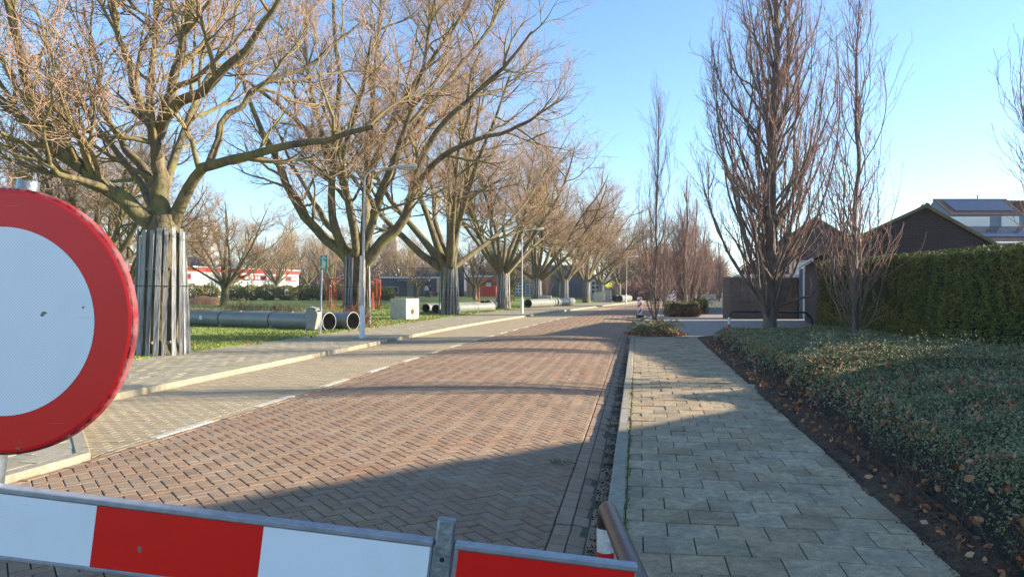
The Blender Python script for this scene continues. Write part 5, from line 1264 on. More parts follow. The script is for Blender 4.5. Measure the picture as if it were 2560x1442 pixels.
# low brick house behind the hedge, its gable towards the street
def gable_house(name, label, A, Z, rd, wl_, wr, zl, zr, dep, wall, roof, verge=True, tiles=(12, 8)):
    """A apex in plan, Z ridge height, rd ridge direction angle; half widths and eave heights left and right"""
    t = thing(name, label, 'house', (A[0], A[1], 0), (0, 0, rd - math.pi / 2))
    # local: +Y along the ridge away from the street, X to the right
    pent = [(-wl_ + 0.05, 0), (wr - 0.05, 0), (wr - 0.05, zr - 0.06), (0, Z - 0.06), (-wl_ + 0.05, zl - 0.06)]
    MB().prism(pent, dep, 'y', 0.0).build('wall', wall, t)
    q = MB(); tiled(q, (-wl_ - 0.2, -0.12, zl - 0.1), (-wl_ - 0.2, dep + 0.12, zl - 0.1), (0, dep + 0.12, Z), (0, -0.12, Z), int(dep / 0.3), tiles[1])
    q.m = 0; rf = q.build('roof', roof, t)
    q = MB(); tiled(q, (wr + 0.2, -0.12, zr - 0.1), (wr + 0.2, dep + 0.12, zr - 0.1), (0, dep + 0.12, Z), (0, -0.12, Z), int(dep / 0.3), tiles[1]); q.build('roof', roof, t)
    MB().tube([(0, -0.14, Z + 0.0), (0, dep + 0.14, Z + 0.0)], 0.09, 8).build('ridge_tiles', roof, rf)
    if verge:
        for sx, hw, ze in ((-1, wl_ + 0.2, zl - 0.1), (1, wr + 0.2, zr - 0.1)):
            a = Vector((0, -0.10, Z + 0.02)); b_ = Vector((sx * hw, -0.10, ze + 0.02)); d = (b_ - a).normalized(); nn = Vector((0, 1, 0)).cross(d) * -sx
            if nn.z < 0: nn = -nn
            n = 9
            for k in range(n):
                p = a.lerp(b_, (k + 0.5) / n); L_ = (b_ - a).length / n
                an = math.atan2(d.z, d.x); MB().box(p, (L_ * 1.04, 0.16, 0.10), Ry(-an) if True else None).build('verge_tile', m_verge, t)
        MB().lathe([(0.12, -0.16), (0.13, -0.05), (0.13, 0.2)], 10, 'y', (0, -0.05, Z)).build('ridge_end', m_verge, t)
    for sx, hw, ze in ((-1, wl_ + 0.24, zl - 0.14), (1, wr + 0.24, zr - 0.14)):
        MB().tube([(sx * hw, -0.1, ze), (sx * hw, dep + 0.1, ze)], 0.06, 8).build('gutter', m_whiteclean, t)
    return t
rdA = math.atan2(0.95, 0.32)
HA = gable_house('brick_house', 'low dark brick house with mossy gable rising behind the hedge', (14.3, 25.6), 4.38, rdA, 3.4, 2.9, 2.75, 2.45, 10.4, m_dbrick, m_tile)
MB().tube([(-0.35, -0.35, 2.0), (-0.35, -0.35, 2.72)], 0.075, 12).build('vent_pipe', m_whiteclean, HA, smooth=True)
HB = gable_house('brick_house', 'farther brick gable half hidden by the tallest upright tree', (at(2040, 47), 47.0), zz(545, 47), math.atan2(0.95, 0.25), 4.2, 4.2, 3.2, 3.2, 9.0, m_dbrick, m_tile)
# house outside the picture whose roof shades the foreground
HN = gable_house('brick_house', 'brick house outside the picture whose roof shades the foreground', (14.2, 3.6), 6.5, 0.0, 7.6, 7.6, 3.2, 3.2, 9.0, m_dbrick, m_tile, verge=False)
for k, (yy, z_) in enumerate(((-3.4, 0.9), (0.0, 0.9), (3.2, 0.9), (0.0, 3.6))):
    w0 = MB(); w0.box((yy, -0.02, z_ + 0.6), (1.4, 0.08, 1.3)); w0 = w0.build('window', m_whiteclean, HN); q = MB(); q.box((yy, -0.065, z_ + 0.6), (1.2, 0.01, 1.1)); q.build('pane', m_glass, w0)

# terraced house with dormer and solar panels
YD = 60.0
t = thing('dormer_house', 'tiled house with grey blue dormer, white shutters and solar panels', 'house', (at(2335, 62), 62.0, 0))
ox = at(2335, 62); oy = 62.0
def W3(px, py, Y): return (at(px, Y) - ox, Y - oy, zz(py, Y))
xl = 0.0; xr_ = at(2510, 62) - ox; zr_ = zz(501, 62)
q = MB(); tiled(q, (xl, -2.5, zz(538, 59.5)), (xr_ + 0.15, -2.5, zz(538, 59.5)), (xr_ + 0.15, 0, zr_), (xl, 0, zr_), 20, 7, 0.035); up = q.build('upper_roof', m_tile, t)
MB().tube([(xl - 0.05, 0, zr_ + 0.03), (xr_ + 0.2, 0, zr_ + 0.03)], 0.11, 8).build('ridge_tiles', m_tile, up)
q = MB(); q.tube([(3.7, 0.05, zr_), (3.7, 0.05, zr_ + 0.35)], 0.06, 8); q.tube([(3.7, 0.05, zr_ + 0.3), (3.7, 0.05, zr_ + 0.42)], 0.1, 8); q.build('roof_vent', m_galv, t)
def on_slope(u0, u1, v0, v1, A, B, Cc, Dd, lift):
    A, B, Cc, Dd = map(Vector, (A, B, Cc, Dd)); f = lambda u, v: A.lerp(B, u).lerp(Dd.lerp(Cc, u), v); nn = (B - A).cross(Dd - A).normalized(); nn = nn if nn.z > 0 else -nn
    top = [f(u, v) + nn * lift for u, v in ((u0, v0), (u1, v0), (u1, v1), (u0, v1))]; bot = [p - nn * 0.05 for p in top]
    return MB().add(top + bot, [(0, 1, 2, 3), (7, 6, 5, 4)] + [(i, i + 4, (i + 1) % 4 + 4, (i + 1) % 4) for i in range(4)])
cor = ((xl, -2.5, zz(538, 59.5)), (xr_ + 0.15, -2.5, zz(538, 59.5)), (xr_ + 0.15, 0, zr_), (xl, 0, zr_))
for k in range(4): on_slope(0.10 + k * 0.20, 0.296 + k * 0.20, 0.22, 0.90, *cor, 0.12).build('solar_panel', m_solar, up)
yf = -2.3; zt, zb = zz(539, 59.7), zz(569, 59.7)
MB().box(((xr_ + 0.1) / 2 + 0.2, yf / 2 - 0.6, (zt + zb) / 2), (xr_ - 0.1, -yf - 1.0, zt - zb - 0.02)).build('dormer_wall', m_bpanel, t)
def win(px0, px1, py0, py1, mat_frame, mat_pane, name='window', Y=59.55, inset_=0.08, shutter=False):
    a = W3(px0, py1, Y); b_ = W3(px1, py0, Y); c = ((a[0] + b_[0]) / 2, a[1], (a[2] + b_[2]) / 2); w_, h_ = b_[0] - a[0], b_[2] - a[2]
    o = MB().box(c, (w_, 0.14, h_)).build(name, mat_frame, t)
    MB().box((c[0], c[1] - 0.075, c[2] - (0.04 if shutter else 0)), (w_ - 2 * inset_, 0.02, h_ - 2 * inset_ - (0.08 if shutter else 0))).build('shutter' if shutter else 'pane', mat_pane, o)
    return o
win(2373, 2473, 542, 566, m_whiteclean, m_paneW, shutter=True)
win(2503, 2546, 541, 566, m_whiteclean, m_paneW)
xe = at(2700, 58) - ox
q = MB(); lo_ = ((at(2300, 56.6) - ox, -5.4, zz(607, 56.6)), (xe, -5.4, zz(607, 56.6)), (xe, -2.4, zz(567, 59.6)), (at(2300, 56.6) - ox, -2.4, zz(567, 59.6))); tiled(q, *lo_, 36, 8, 0.035); lw = q.build('lower_roof', m_tile, t)
for k in range(6): on_slope(0.10 + k * 0.13, 0.226 + k * 0.13, 0.30, 0.94, *lo_, 0.12).build('solar_panel', m_solar, lw)
MB().tube([lo_[0], lo_[1]], 0.09, 8).build('gutter', m_whiteclean, t)
MB().box(((lo_[0][0] + xe) / 2, -1.0, 2.6), (xe - lo_[0][0] - 0.2, 8.4, 5.2)).build('wall', m_dbrick, t)
MB().prism([(-2.5, zz(538, 59.5) - 0.06), (0, zr_ - 0.06), (5.0, 5.2), (-5.2, 5.2), (-2.5, zz(567, 59.6))], 0.1, 'x', 0.02).build('dormer_cheek', m_bpanel, t)
q = MB(); tiled(q, (xl, 5.2, 5.2), (xe, 5.2, 5.2), (xe, 0.02, zr_), (xl, 0.02, zr_), 30, 6, 0.035); q.build('rear_roof', m_tile, t)
q = MB(); q.box((at(2527, 62.5) - ox, 0.5, zz(522, 62)), (0.55, 0.5, 1.1)); ch_ = q.build('chimney', m_dbrick, t)
q = MB(); q.box((at(2525, 62.5) - ox, 0.5, zz(507, 62)), (0.35, 0.35, 0.12)); q.build('chimney_cap', m_galv, ch_)
t2 = thing('red_roof_house', 'next house with bright red tiled roof at the right edge', 'house', (at(2545, 63), 63.0, 0))
q = MB(); tiled(q, (0, -2.2, zz(568, 60)), (6, -2.2, zz(568, 60)), (6, 0, zz(531, 62.4)), (0, 0, zz(531, 62.4)), 20, 6, 0.035); q.build('roof', m_tiler, t2)
MB().box((3, 2.0, 3.1), (5.9, 8.0, 6.2)).build('wall', m_dbrick, t2)

# garage with boarded panels and a white fascia
GY = 38.7; gx0, gx1 = at(1826, GY), at(2010, GY)
t = thing('garage', 'brown brick garage with boarded panels behind the tallest upright tree', 'garage', (gx0, GY, 0))
gw = gx1 - gx0
MB().box((gw / 2, 0.75, 0.42), (gw, 1.3, 0.86)).build('plinth', m_gbrick, t)
for k, (a, b_) in enumerate(((0, 0.45), (gw - 0.45, gw))): MB().box(((a + b_) / 2, 0.75, 1.52), (b_ - a, 1.3, 1.34)).build('brick_pier', m_gbrick, t)
MB().box((gw / 2, 0.9, 1.52), (gw - 0.9, 1.2, 1.34)).build('core_wall', m_dbrick, t)
nb = 17
bmesh_ = MB().box((0, 0, 0), (1, 0.03, 1.3)).mesh('board', m_wood)
for k in range(nb):
    o = link('board', bmesh_, t, (0.47 + (k + 0.5) * (gw - 0.94) / nb, 0.26 + 0.006 * (k % 3), 1.52)); o.scale = ((gw - 0.94) / nb * 0.94, 1, 1)
MB().box((gw / 2 + 0.3, 0.7, 2.23), (gw * 0.86, 1.6, 0.16), bev=0.01).build('fascia', m_whiteclean, t)
MB().tube([(gw - 0.3, 0.02, 0), (gw - 0.3, 0.02, 2.1)], 0.05, 8).build('downpipe', m_blackpaint, t)
t = thing('white_wall', 'narrow white wall end between garage and clipped hedge', 'wall', (at(2024, 38.2), 38.2, 0))
MB().box((0.0, 1.0, 1.48), (0.52, 2.2, 2.96)).build('plaster', m_whiteclean, t); MB().box((0, 1.0, 3.0), (0.6, 2.3, 0.07)).build('coping', m_conc, t)
MB().box((-0.33, 0.3, 1.3), (0.14, 0.14, 2.6)).build('corner_post', m_bpanel, t)

# ------------------------------------------------------------------ across the park
# long white building with red fascia
A = Vector((-58.6, 70.0)); B = Vector((at(746, 128), 128.0)); dv = (B - A).normalized(); WL = (B - A).length
t = thing('white_building', 'long low white building with red roof edge and red window frames', 'building', (A.x, A.y, 0.3), (0, 0, math.atan2(dv.y, dv.x)))
WH = 4.6
def on_wall(px, A=A, dv=dv):
    m_ = (px - CX) / F; return (m_ * A.y - A.x) / (dv.x - m_ * dv.y)
MB().box((WL / 2, 5.0, WH / 2 - 0.3), (WL, 10.0, WH - 0.6 + 0.4)).build('wall', m_wwall, t)
MB().box((WL / 2, 5.0, WH - 0.42), (WL + 0.3, 10.3, 0.62)).build('fascia', m_redtrim, t)
MB().box((WL / 2, 5.0, WH - 0.06), (WL + 0.44, 10.5, 0.12)).build('roof_edge', m_whiteclean, t)
nn = int(WL / 2.4)
for k in range(1, nn):
    MB().box((WL * k / nn, -0.005, 2.0), (0.05, 0.03, 3.9)).build('panel_joint', m_flat, t)
for px0, px1, py0, py1, pm in ((335, 352, 681, 693, 0), (455, 477, 683, 698, 1), (590, 623, 687, 700, 2), (634, 665, 688, 701, 3), (675, 704, 690, 702, 1), (713, 740, 691, 703, 2)):
    s0, s1 = on_wall(px0), on_wall(px1); Ym = A.y + dv.y * (s0 + s1) / 2; z0, z1 = zz(py1, Ym) - 0.3, zz(py0, Ym) - 0.3; sw = s1 - s0
    fr_ = MB().box(((s0 + s1) / 2, -0.05, (z0 + z1) / 2), (sw, 0.12, z1 - z0)).build('window', m_redtrim, t)
    for h_ in (0, 1):
        c = s0 + sw * (0.27 + 0.46 * h_); MB().box((c, -0.115, (z0 + z1) / 2), (sw * 0.36, 0.02, (z1 - z0) * 0.6)).build('pane', m_glass if (pm + h_) % 3 else m_paneW, fr_)
for px in (538,): s0 = on_wall(px); MB().tube([(s0, -0.08, 0), (s0, -0.08, WH - 0.8)], 0.08, 8).build('downpipe', m_flat, t)
q = MB(); q.prism([(0, 0), (7.0, 0), (5.2, 1.5), (1.8, 1.5)], 0.08, 'y', 0); so = on_wall(480); q = q.build('roof_solar', m_solar, t, loc=(so, 3.0, WH))
s0 = on_wall(625); MB().lathe([(2.6, WH + 0.0), (0.05, WH + 1.6)], 6, 'z', (s0, 4, 0)).build('roof_light', M('dark_roof_felt', lin(92, 94, 88), rough=0.8), t)

# dark school building
def bld(name, label, px0, px1, Y, depth, pytop, mat, z0=0.4, cat='building'):
    x0, x1 = at(px0, Y), at(px1, Y); h = zz(pytop, Y) - z0; t = thing(name, label, cat, (x0, Y, z0))
    MB().box(((x1 - x0) / 2, depth / 2, h / 2 - 0.3), (x1 - x0, depth, h + 0.6)).build('wall', mat, t)
    return t, x1 - x0, h
def pbox(t, px0, px1, py0, py1, Y, mat, name, proud=0.06, parent=None, thick=0.1):
    a = at(px0, Y) - t.location.x; b_ = at(px1, Y) - t.location.x; z0_, z1_ = zz(py1, Y) - t.location.z, zz(py0, Y) - t.location.z
    return MB().box(((a + b_) / 2, -proud + thick / 2, (z0_ + z1_) / 2), (b_ - a, thick, z1_ - z0_)).build(name, mat, parent or t)
t, w_, h = bld('school_building', 'low dark grey school building with pale end wall beyond the lawn', 950, 1106, 112, 9, 694, m_dgrey)
pbox(t, 949, 1108, 692.5, 695, 112, m_whiteclean, 'roof_edge', 0.15, thick=0.3); pbox(t, 1092, 1106, 696, 744, 112, m_beige, 'end_wall', 0.05)
pbox(t, 994, 1075, 698, 703, 112, m_bgrey, 'canopy', 1.2, thick=1.2); pbox(t, 1018, 1034, 705, 742, 112, m_taupe, 'door', 0.05)
for a in (958, 972, 985): 
    o = pbox(t, a, a + 11, 716, 732, 112, m_flat, 'window', 0.06); pbox(t, a + 1, a + 10, 717.5, 730.5, 112, m_glass, 'pane', 0.10, o, 0.02)
for a in (1040, 1058): 
    o = pbox(t, a, a + 13, 712, 736, 112, m_bgrey, 'window', 0.06); pbox(t, a + 1, a + 12, 713.5, 734.5, 112, m_glass, 'pane', 0.10, o, 0.02)
t, w_, h = bld('school_hall', 'taller dark hall block behind the low school building', 1022, 1160, 123, 12, 667, m_dgrey); pbox(t, 1021, 1161, 665, 668, 123, m_flat, 'roof_edge', 0.15, thick=0.3)
t, w_, h = bld('brick_school_wing', 'orange brick school wing behind the smaller orange play frame', 1166, 1250, 114, 9, 691, m_obrick); pbox(t, 1165, 1251, 689, 692, 114, m_whiteclean, 'roof_edge', 0.15, thick=0.3)
o = pbox(t, 1202, 1238, 673, 689, 120, m_dgrey, 'roof_box', -1.0, thick=3)
q = MB(); x_ = at(1222, 113.4) - t.location.x; q.prism([(x_ - 1.2, 1.9), (x_, 3.0), (x_ + 1.2, 1.9), (x_ + 1.05, 1.75), (x_, 2.7), (x_ - 1.05, 1.75)], 0.8, 'y', -0.9); q.build('porch_roof', m_redtrim, t)
pbox(t, 1206, 1238, 716, 745, 114, m_redtrim, 'porch_wall', 0.3, thick=0.2); pbox(t, 1215, 1228, 706, 716, 114, m_whiteclean, 'porch_light', 0.5, thick=0.1)
t, w_, h = bld('glazed_school_wing', 'blue grey school wing with large white framed windows by second lamp post', 1280, 1350, 112, 10, 668, m_bgrey)
for px0, px1, py0, py1, nx_, nv_ in ((1288, 1306, 672, 700, 1, 4), (1316, 1334, 675, 699, 1, 3), (1289, 1304, 706, 738, 2, 4), (1314, 1334, 710, 738, 2, 1)):
    o = pbox(t, px0, px1, py0, py1, 112, m_whiteclean, 'window', 0.07)
    for i in range(nx_):
        for j in range(nv_):
            dx_ = (px1 - px0) / nx_; dy_ = (py1 - py0) / nv_; pbox(t, px0 + i * dx_ + 1, px0 + (i + 1) * dx_ - 0.8, py0 + j * dy_ + 1, py0 + (j + 1) * dy_ - 0.8, 112, m_glass if (i + j) % 2 else m_bpanel, 'pane', 0.11, o, 0.02)
t, w_, h = bld('sports_hall', 'large taupe sports hall with ribbed blue lower wall', 1345, 1476, 117, 16, 664, m_taupe); pbox(t, 1344, 1477, 662, 665, 117, m_flat, 'roof_edge', 0.2, thick=0.4)
base_ = pbox(t, 1362, 1476, 694, 745, 117, m_bgrey, 'ribbed_wall', 0.12)
for k in range(38):
    a = 1363 + k * 3; pbox(t, a, a + 1.3, 694.5, 745, 117, m_bgrey, 'rib', 0.17, base_, 0.06)
pbox(t, 1452, 1462, 655, 690, 117, m_obrick, 'brick_pier', 0.3, thick=0.4)
t, w_, h = bld('kiosk', 'small white framed pavilion with white roof band and lime awning', 1474, 1536, 112, 6, 702, m_whiteclean)
pbox(t, 1472, 1538, 692, 703, 112, m_whiteclean, 'roof_band', 0.4, thick=0.5)
for i in range(3):
    for j in range(3):
        a = 1479 + i * 9.5; b_ = 703 + j * 10.5; o = pbox(t, a, a + 8.6, b_, b_ + 9.6, 112, m_paneW, 'window', 0.06); pbox(t, a + 1.4, a + 7.2, b_ + 1.6, b_ + 8.4, 112, m_glass, 'pane', 0.10, o, 0.02)
a = at(1509, 110) - t.location.x; b_ = at(1537, 110) - t.location.x; z1_, z0_ = zz(700, 111) - t.location.z, zz(722, 109) - t.location.z
MB().add([(a, -0.1, z1_), (b_ - 0.5, -0.1, z1_), (b_ + 0.25, -0.5, z1_ - 0.35), (b_ + 0.5, -1.3, z0_), (a + 0.9, -1.3, z0_), (a - 0.1, -0.8, z0_ + 0.7), (a, 0.0, z1_ - 0.1), (b_, 0.0, z0_)], [(0, 1, 2, 3, 4, 5), (2, 7, 3), (0, 5, 6)]).build('awning', m_lime, t)
def flats(name, label, px0, px1, Y, pytop, nx_, nz_, mat=m_flat):
    x0, x1 = at(px0, Y), at(px1, Y); h = zz(pytop, Y); t = thing(name, label, 'flats', (x0, Y, 0))
    MB().box(((x1 - x0) / 2, 6, h / 2), (x1 - x0, 12, h)).build('wall', mat, t)
    for j in range(nz_):
        for i in range(nx_):
            w0 = (x1 - x0) / nx_; o = MB().box((w0 * (i + 0.5), -0.02, h * (j + 0.55) / nz_), (w0 * 0.66, 0.1, h / nz_ * 0.5)).build('window', m_bpanel, t)
flats('tower_flats', 'pale tower block far behind the second street tree', 955, 984, 260, 560, 4, 9)
MB().box((at(987, 259) , 259.5, 10), (0.8, 0.6, 20)).build('chimney_mast', m_whiteclean); prop(bpy.data.objects['chimney_mast'], 'thin white mast right of the pale tower block', 'mast')
flats('apartment_block', 'pale apartment block far behind the largest street tree', 478, 508, 230, 548, 4, 9)
flats('apartment_block', 'distant apartment block above the glazed school wing', 1318, 1352, 230, 630, 4, 5, m_taupe)

# ------------------------------------------------------------------ fences
m_fence = M('green_fence_steel', lin(38, 52, 46), lin(32, 44, 40), 5, 0.6, 0)
def fence(label, px0, px1, Y, h, step, rails=5):
    x0, x1 = at(px0, Y), at(px1, Y); t = thing('park_fence', label, 'fence', (x0, Y, gz((x0 + x1) / 2, Y)), group='dark steel park fences'); n = max(1, int(round((x1 - x0) / step))); w_ = x1 - x0
    pm_ = MB().tube([(0, 0, -0.2), (0, 0, h + 0.05)], 0.045, 6).mesh('post', m_fence)
    for k in range(n + 1): link('post', pm_, t, (w_ * k / n, 0, 0))
    for k in range(rails): MB().box((w_ / 2, 0, 0.1 + (h - 0.15) * k / (rails - 1)), (w_, 0.02, 0.02)).build('rail', m_fence, t)
    q = MB()
    for k in range(int(w_ / 0.22)): q.box((0.22 * k, 0.012, h / 2), (0.012, 0.012, h))
    prop(q.build('wire_mesh', m_fence, t), kind='stuff')
fence('dark green fence in front of the white building', 440, 800, 82, 2.05, 2.0)
fence('dark green fence between orange play frame and school', 930, 1108, 96, 1.9, 1.9)
fence('dark green fence before the ribbed sports hall', 1360, 1480, 104, 2.1, 2.4)
fence('red brown railing before the orange brick wing', 1172, 1200, 100, 1.7, 0.6)
# white barriers and posts at the end of the path
def bar(name, label, cat, px0, px1, Y, zs, mat, posts=True):
    x0, x1 = at(px0, Y), at(px1, Y); t = thing(name, label, cat, (x0, Y, 0))
    for z_ in zs: MB().box(((x1 - x0) / 2, 0, z_), (x1 - x0, 0.06, 0.26), bev=0.01).build('board', mat, t)
    if posts:
        for xx in (0.15, x1 - x0 - 0.15): MB().box((xx, 0.07, max(zs) / 2 + 0.1), (0.1, 0.08, max(zs) + 0.2)).build('post', mat, t)
m_palewood = M('pale_wood', lin(196, 190, 172), lin(170, 164, 148), 4, 0.8, 0)
bar('board_fence', 'pale board fence at the far end of the path', 'fence', 1736, 1784, 70, (0.35, 0.95), m_palewood)
bar('board_barrier', 'distant low white barrier left of the box hedge', 'barrier', 1650, 1682, 86, (0.45, 0.85), m_whiteclean)
for px, Y, h, lab in ((1767, 60, 0.78, 'short white post left of the tall white post'), (1787, 62, 1.15, 'tall white post in the middle of the path'), (1806, 62, 1.1, 'white post with round head near the garage corner')):
    t = thing('path_post', lab, 'post', (at(px, Y), Y, 0), group='white posts closing the path'); MB().tube([(0, 0, -0.1), (0, 0, h)], 0.055, 8).build('shaft', m_whiteclean, t, smooth=True)
    q = MB()
    if px == 1806: q.box((0.08, 0, h + 0.02), (0.3, 0.12, 0.3), bev=0.03)
    else: q.lathe([(0.055, h), (0.05, h + 0.02), (0.001, h + 0.03)], 8)
    q.build('cap', m_whiteclean, t)

# two people in the school yard
def person(X, Y, z, label, top, legs, lean, rz):
    t = thing('person', label, 'person', (X, Y, z), (0, 0, rz)); sk = lin(198, 156, 130)
    J = {'hip': (0, 0, 0.92), 'chest': (0.0, lean * 0.5, 1.25), 'sh': (0, lean, 1.42), 'neck': (0, lean * 1.1, 1.52), 'head': (0, lean * 1.3, 1.64), 'crown': (0, lean * 1.35, 1.76),
         'hl': (-0.09, 0, 0.9), 'kl': (-0.11, -0.06, 0.5), 'al': (-0.11, 0.02, 0.09), 'tl': (-0.12, -0.14, 0.04), 'hr': (0.09, 0, 0.9), 'kr': (0.12, -0.02, 0.5), 'ar': (0.13, 0.08, 0.09), 'tr': (0.15, -0.07, 0.04),
         'sl': (-0.19, lean, 1.40), 'el': (-0.26, lean - 0.06, 1.14), 'wl': (-0.20, lean - 0.22, 0.98), 'fl': (-0.18, lean - 0.28, 0.93), 'sr': (0.19, lean, 1.40), 'er': (0.27, lean - 0.05, 1.14), 'wr': (0.22, lean - 0.22, 0.98), 'fr': (0.20, lean - 0.28, 0.93)}
    E = [('hip', 'chest'), ('chest', 'sh'), ('sh', 'neck'), ('neck', 'head'), ('head', 'crown'), ('hip', 'hl'), ('hl', 'kl'), ('kl', 'al'), ('al', 'tl'), ('hip', 'hr'), ('hr', 'kr'), ('kr', 'ar'), ('ar', 'tr'), ('sh', 'sl'), ('sl', 'el'), ('el', 'wl'), ('wl', 'fl'), ('sh', 'sr'), ('sr', 'er'), ('er', 'wr'), ('wr', 'fr')]
    Rr = dict(hip=0.15, chest=0.155, sh=0.12, neck=0.06, head=0.098, crown=0.075, hl=0.1, kl=0.068, al=0.05, tl=0.04, hr=0.1, kr=0.068, ar=0.05, tr=0.04, sl=0.07, el=0.05, wl=0.036, fl=0.03, sr=0.07, er=0.05, wr=0.036, fr=0.03)
    ks = list(J); me = bpy.data.meshes.new('body'); me.from_pydata([J[k] for k in ks], [(ks.index(a), ks.index(b_)) for a, b_ in E], [])
    o = link('body', me, t); md = o.modifiers.new('skin', 'SKIN'); ms = o.modifiers.new('sub', 'SUBSURF'); ms.levels = 1; ms.render_levels = 1
    for i, k in enumerate(ks): me.skin_vertices[0].data[i].radius = (Rr[k], Rr[k] * (0.72 if k in ('hip', 'chest', 'sh') else 1)); me.skin_vertices[0].data[i].use_root = (k == 'hip')
    m = bpy.data.materials.new('outfit'); m.use_nodes = True; N = m.node_tree.nodes; L = m.node_tree.links; tc = N.new('ShaderNodeTexCoord'); sp = N.new('ShaderNodeSeparateXYZ'); L.new(tc.outputs['Object'], sp.inputs[0])
    rp = N.new('ShaderNodeValToRGB'); rp.color_ramp.interpolation = 'CONSTANT'; dv_ = N.new('ShaderNodeMath'); dv_.operation = 'DIVIDE'; dv_.inputs[1].default_value = 1.9; L.new(sp.outputs['Z'], dv_.inputs[0]); L.new(dv_.outputs[0], rp.inputs[0])
    el = rp.color_ramp.elements; el[0].position = 0; el[0].color = lin(40, 38, 38); el[1].position = 0.045; el[1].color = legs
    for p_, c_ in ((0.50, top), (0.79, sk), (0.885, lin(58, 42, 30))): e = el.new(p_); e.color = c_
    L.new(rp.outputs[0], N['Principled BSDF'].inputs['Base Color']); N['Principled BSDF'].inputs['Roughness'].default_value = 0.85; me.materials.append(m)
    hm = MB(); hm.lathe([(0.001, 0.125), (0.06, 0.115), (0.10, 0.06), (0.108, 0.0), (0.09, -0.06)], 12); hh_ = hm.build('hair', M('hair', lin(58, 42, 30), rough=0.7), t, smooth=True, loc=(0, lean * 1.35 + 0.02, 1.69))
    return t
YP = 100; zp = gz(at(1070, YP), YP)
person(at(1066, YP), YP, zp, 'person in pale grey top and dark trousers before the school', lin(186, 186, 190), lin(46, 48, 58), 0.05, 0.3)
person(at(1077, YP), YP + 0.6, zp, 'person in black jacket leaning over beside the one in grey', lin(34, 34, 40), lin(150, 156, 168), -0.16, -0.9)
t = thing('wheelbarrow', 'dark wheelbarrow with red side next to the two people', 'wheelbarrow', (at(1086, YP), YP, zp), (0, 0, 0.2))
MB().prism([(-0.45, 0.62), (0.5, 0.72), (0.35, 0.32), (-0.25, 0.3)], 0.6, 'y', -0.3).build('tray', m_dgrey, t)
MB().box((-0.32, -0.31, 0.62), (0.3, 0.03, 0.36)).build('red_side', m_redtrim, t)
MB().lathe([(0.2, -0.05), (0.22, 0), (0.2, 0.05)], 14, 'y', (0.55, 0, 0.22)).build('wheel', m_black, t)
for s_ in (-0.25, 0.25): MB().tube([(0.55, s_ * 0.3, 0.22), (-0.2, s_, 0.42), (-0.9, s_, 0.66)], 0.025, 6).build('handle', m_galv, t); 
for s_ in (-0.22, 0.22): MB().tube([(-0.3, s_, 0.4), (-0.38, s_, 0.0)], 0.022, 6).build('leg', m_galv, t)

# ivy on a trunk left of the glazed wing, small red-twigged tree before the sports hall
YI = 82; t = plant('park_tree', T4, 'ivy-clad trunk left of the glazed school wing', 'tree', at(1276, YI), YI, gz(at(1276, YI), YI), 2.0, 0.5, 'bare trees in the park')
n = 2600; a = rg.uniform(0, 6.28, n); z = rg.uniform(0.3, 9.5, n); r_ = 0.62 + 0.25 * rg.random(n) + 0.3 * nz(a * 2, z, 1.0, 1); P = np.stack([r_ * np.cos(a), r_ * np.sin(a), z], 1); u = rdir(n, rg); ww = unit(np.cross(u, rdir(n, rg))); l = 0.16 * rg.uniform(0.6, 1.3, n)[:, None]
v, f = rhombs(P, u * l, ww * l * 0.8); prop(link('ivy', np_mesh('ivy', v, f, m_hedge, tint=rg.random(n)), t), kind='stuff')
plant('small_tree', CM, 'small reddish twiggy tree before the ribbed sports hall', 'tree', at(1364, 96), 96, gz(at(1364, 96), 96), 0.5, (0.75, 0.75, 0.55))

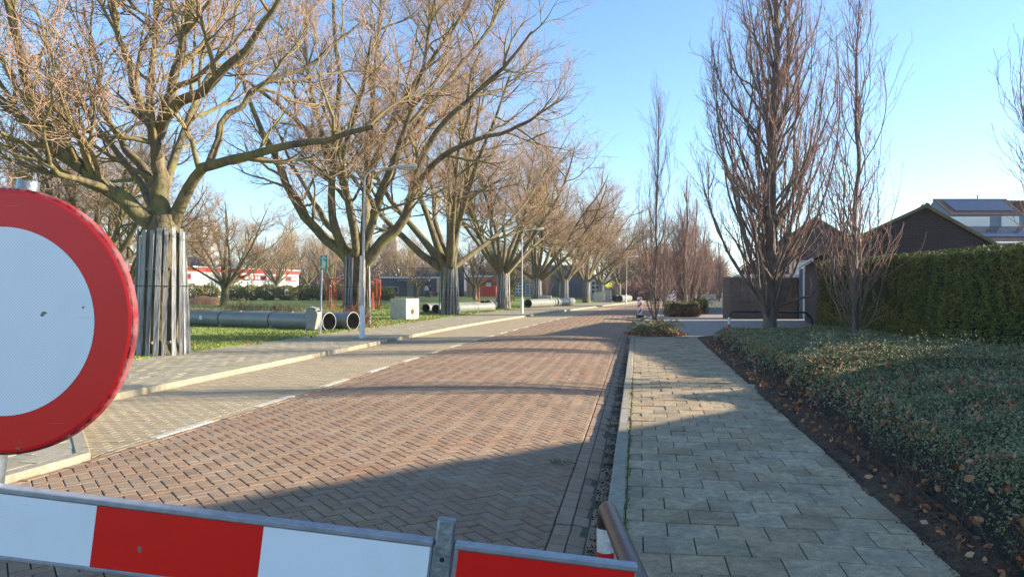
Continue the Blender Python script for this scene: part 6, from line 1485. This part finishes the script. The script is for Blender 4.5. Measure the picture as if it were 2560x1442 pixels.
# ------------------------------------------------------------------ far woods: thin upright twigs in depth
def woods(name, label, px0, px1, Y0, Y1, n, h0, h1, mat, r=0.05):
    Y = rg.uniform(Y0, Y1, n); X = (rg.uniform(px0, px1, n) - CX) / F * Y; hh = rg.uniform(h0, h1, n) * (1 + 0.3 * nz(X * 0.15, Y * 0.15, 1.0, 1)); z0_ = rg.uniform(0.0, 0.55, n) * hh
    P = np.stack([X, Y, z0_ + 0.3], 1); d = rdir(n, rg, 1.6); L_ = (rg.uniform(0.25, 0.5, n) * hh)[:, None]
    Q = np.stack([P, P + d * L_ * 0.5 + rg.normal(0, 0.12, (n, 3)), P + d * L_ + rg.normal(0, 0.25, (n, 3))], 1); v, f = tubes(Q, np.tile(np.array([[1.4, 1.0, 0.5]]) * r, (n, 1)), 3, rg)
    prop(link(name, np_mesh(name, v, f, mat)), label, 'woods', kind='stuff')
m_far = M('far_twigs', lin(128, 104, 90), lin(108, 88, 76), 0.2, 0.9, 0)
m_farp = M('far_twigs_pink', lin(140, 108, 94), lin(120, 90, 80), 0.2, 0.9, 0)
woods('far_woods', 'brown leafless woods behind the white building and the school', -300, 1330, 150, 210, 9000, 9, 13, m_far, 0.075)
woods('far_thicket', 'pinkish leafless thicket at the far bend of the road', 1530, 1800, 118, 150, 6000, 7, 11, m_farp, 0.06)
woods('far_undergrowth', 'low brown undergrowth at the end of the road', 1530, 1830, 105, 118, 5000, 2.5, 4.0, m_farp, 0.04)
# ------------------------------------------------------------------ light winter haze
hz = MB(); hz.box((0, 560, 12.0), (1500, 1190, 30.0))
m_hz = bpy.data.materials.new('haze_air'); m_hz.use_nodes = True
nt = m_hz.node_tree; nt.nodes.remove(nt.nodes['Principled BSDF'])
pv = nt.nodes.new('ShaderNodeVolumePrincipled'); pv.inputs['Color'].default_value = (0.86, 0.90, 0.96, 1); pv.inputs['Density'].default_value = 0.00042; pv.inputs['Anisotropy'].default_value = 0.3
nt.links.new(pv.outputs[0], nt.nodes['Material Output'].inputs['Volume'])
prop(hz.build('haze', m_hz), 'thin bluish winter haze over the whole street', 'haze', kind='stuff')
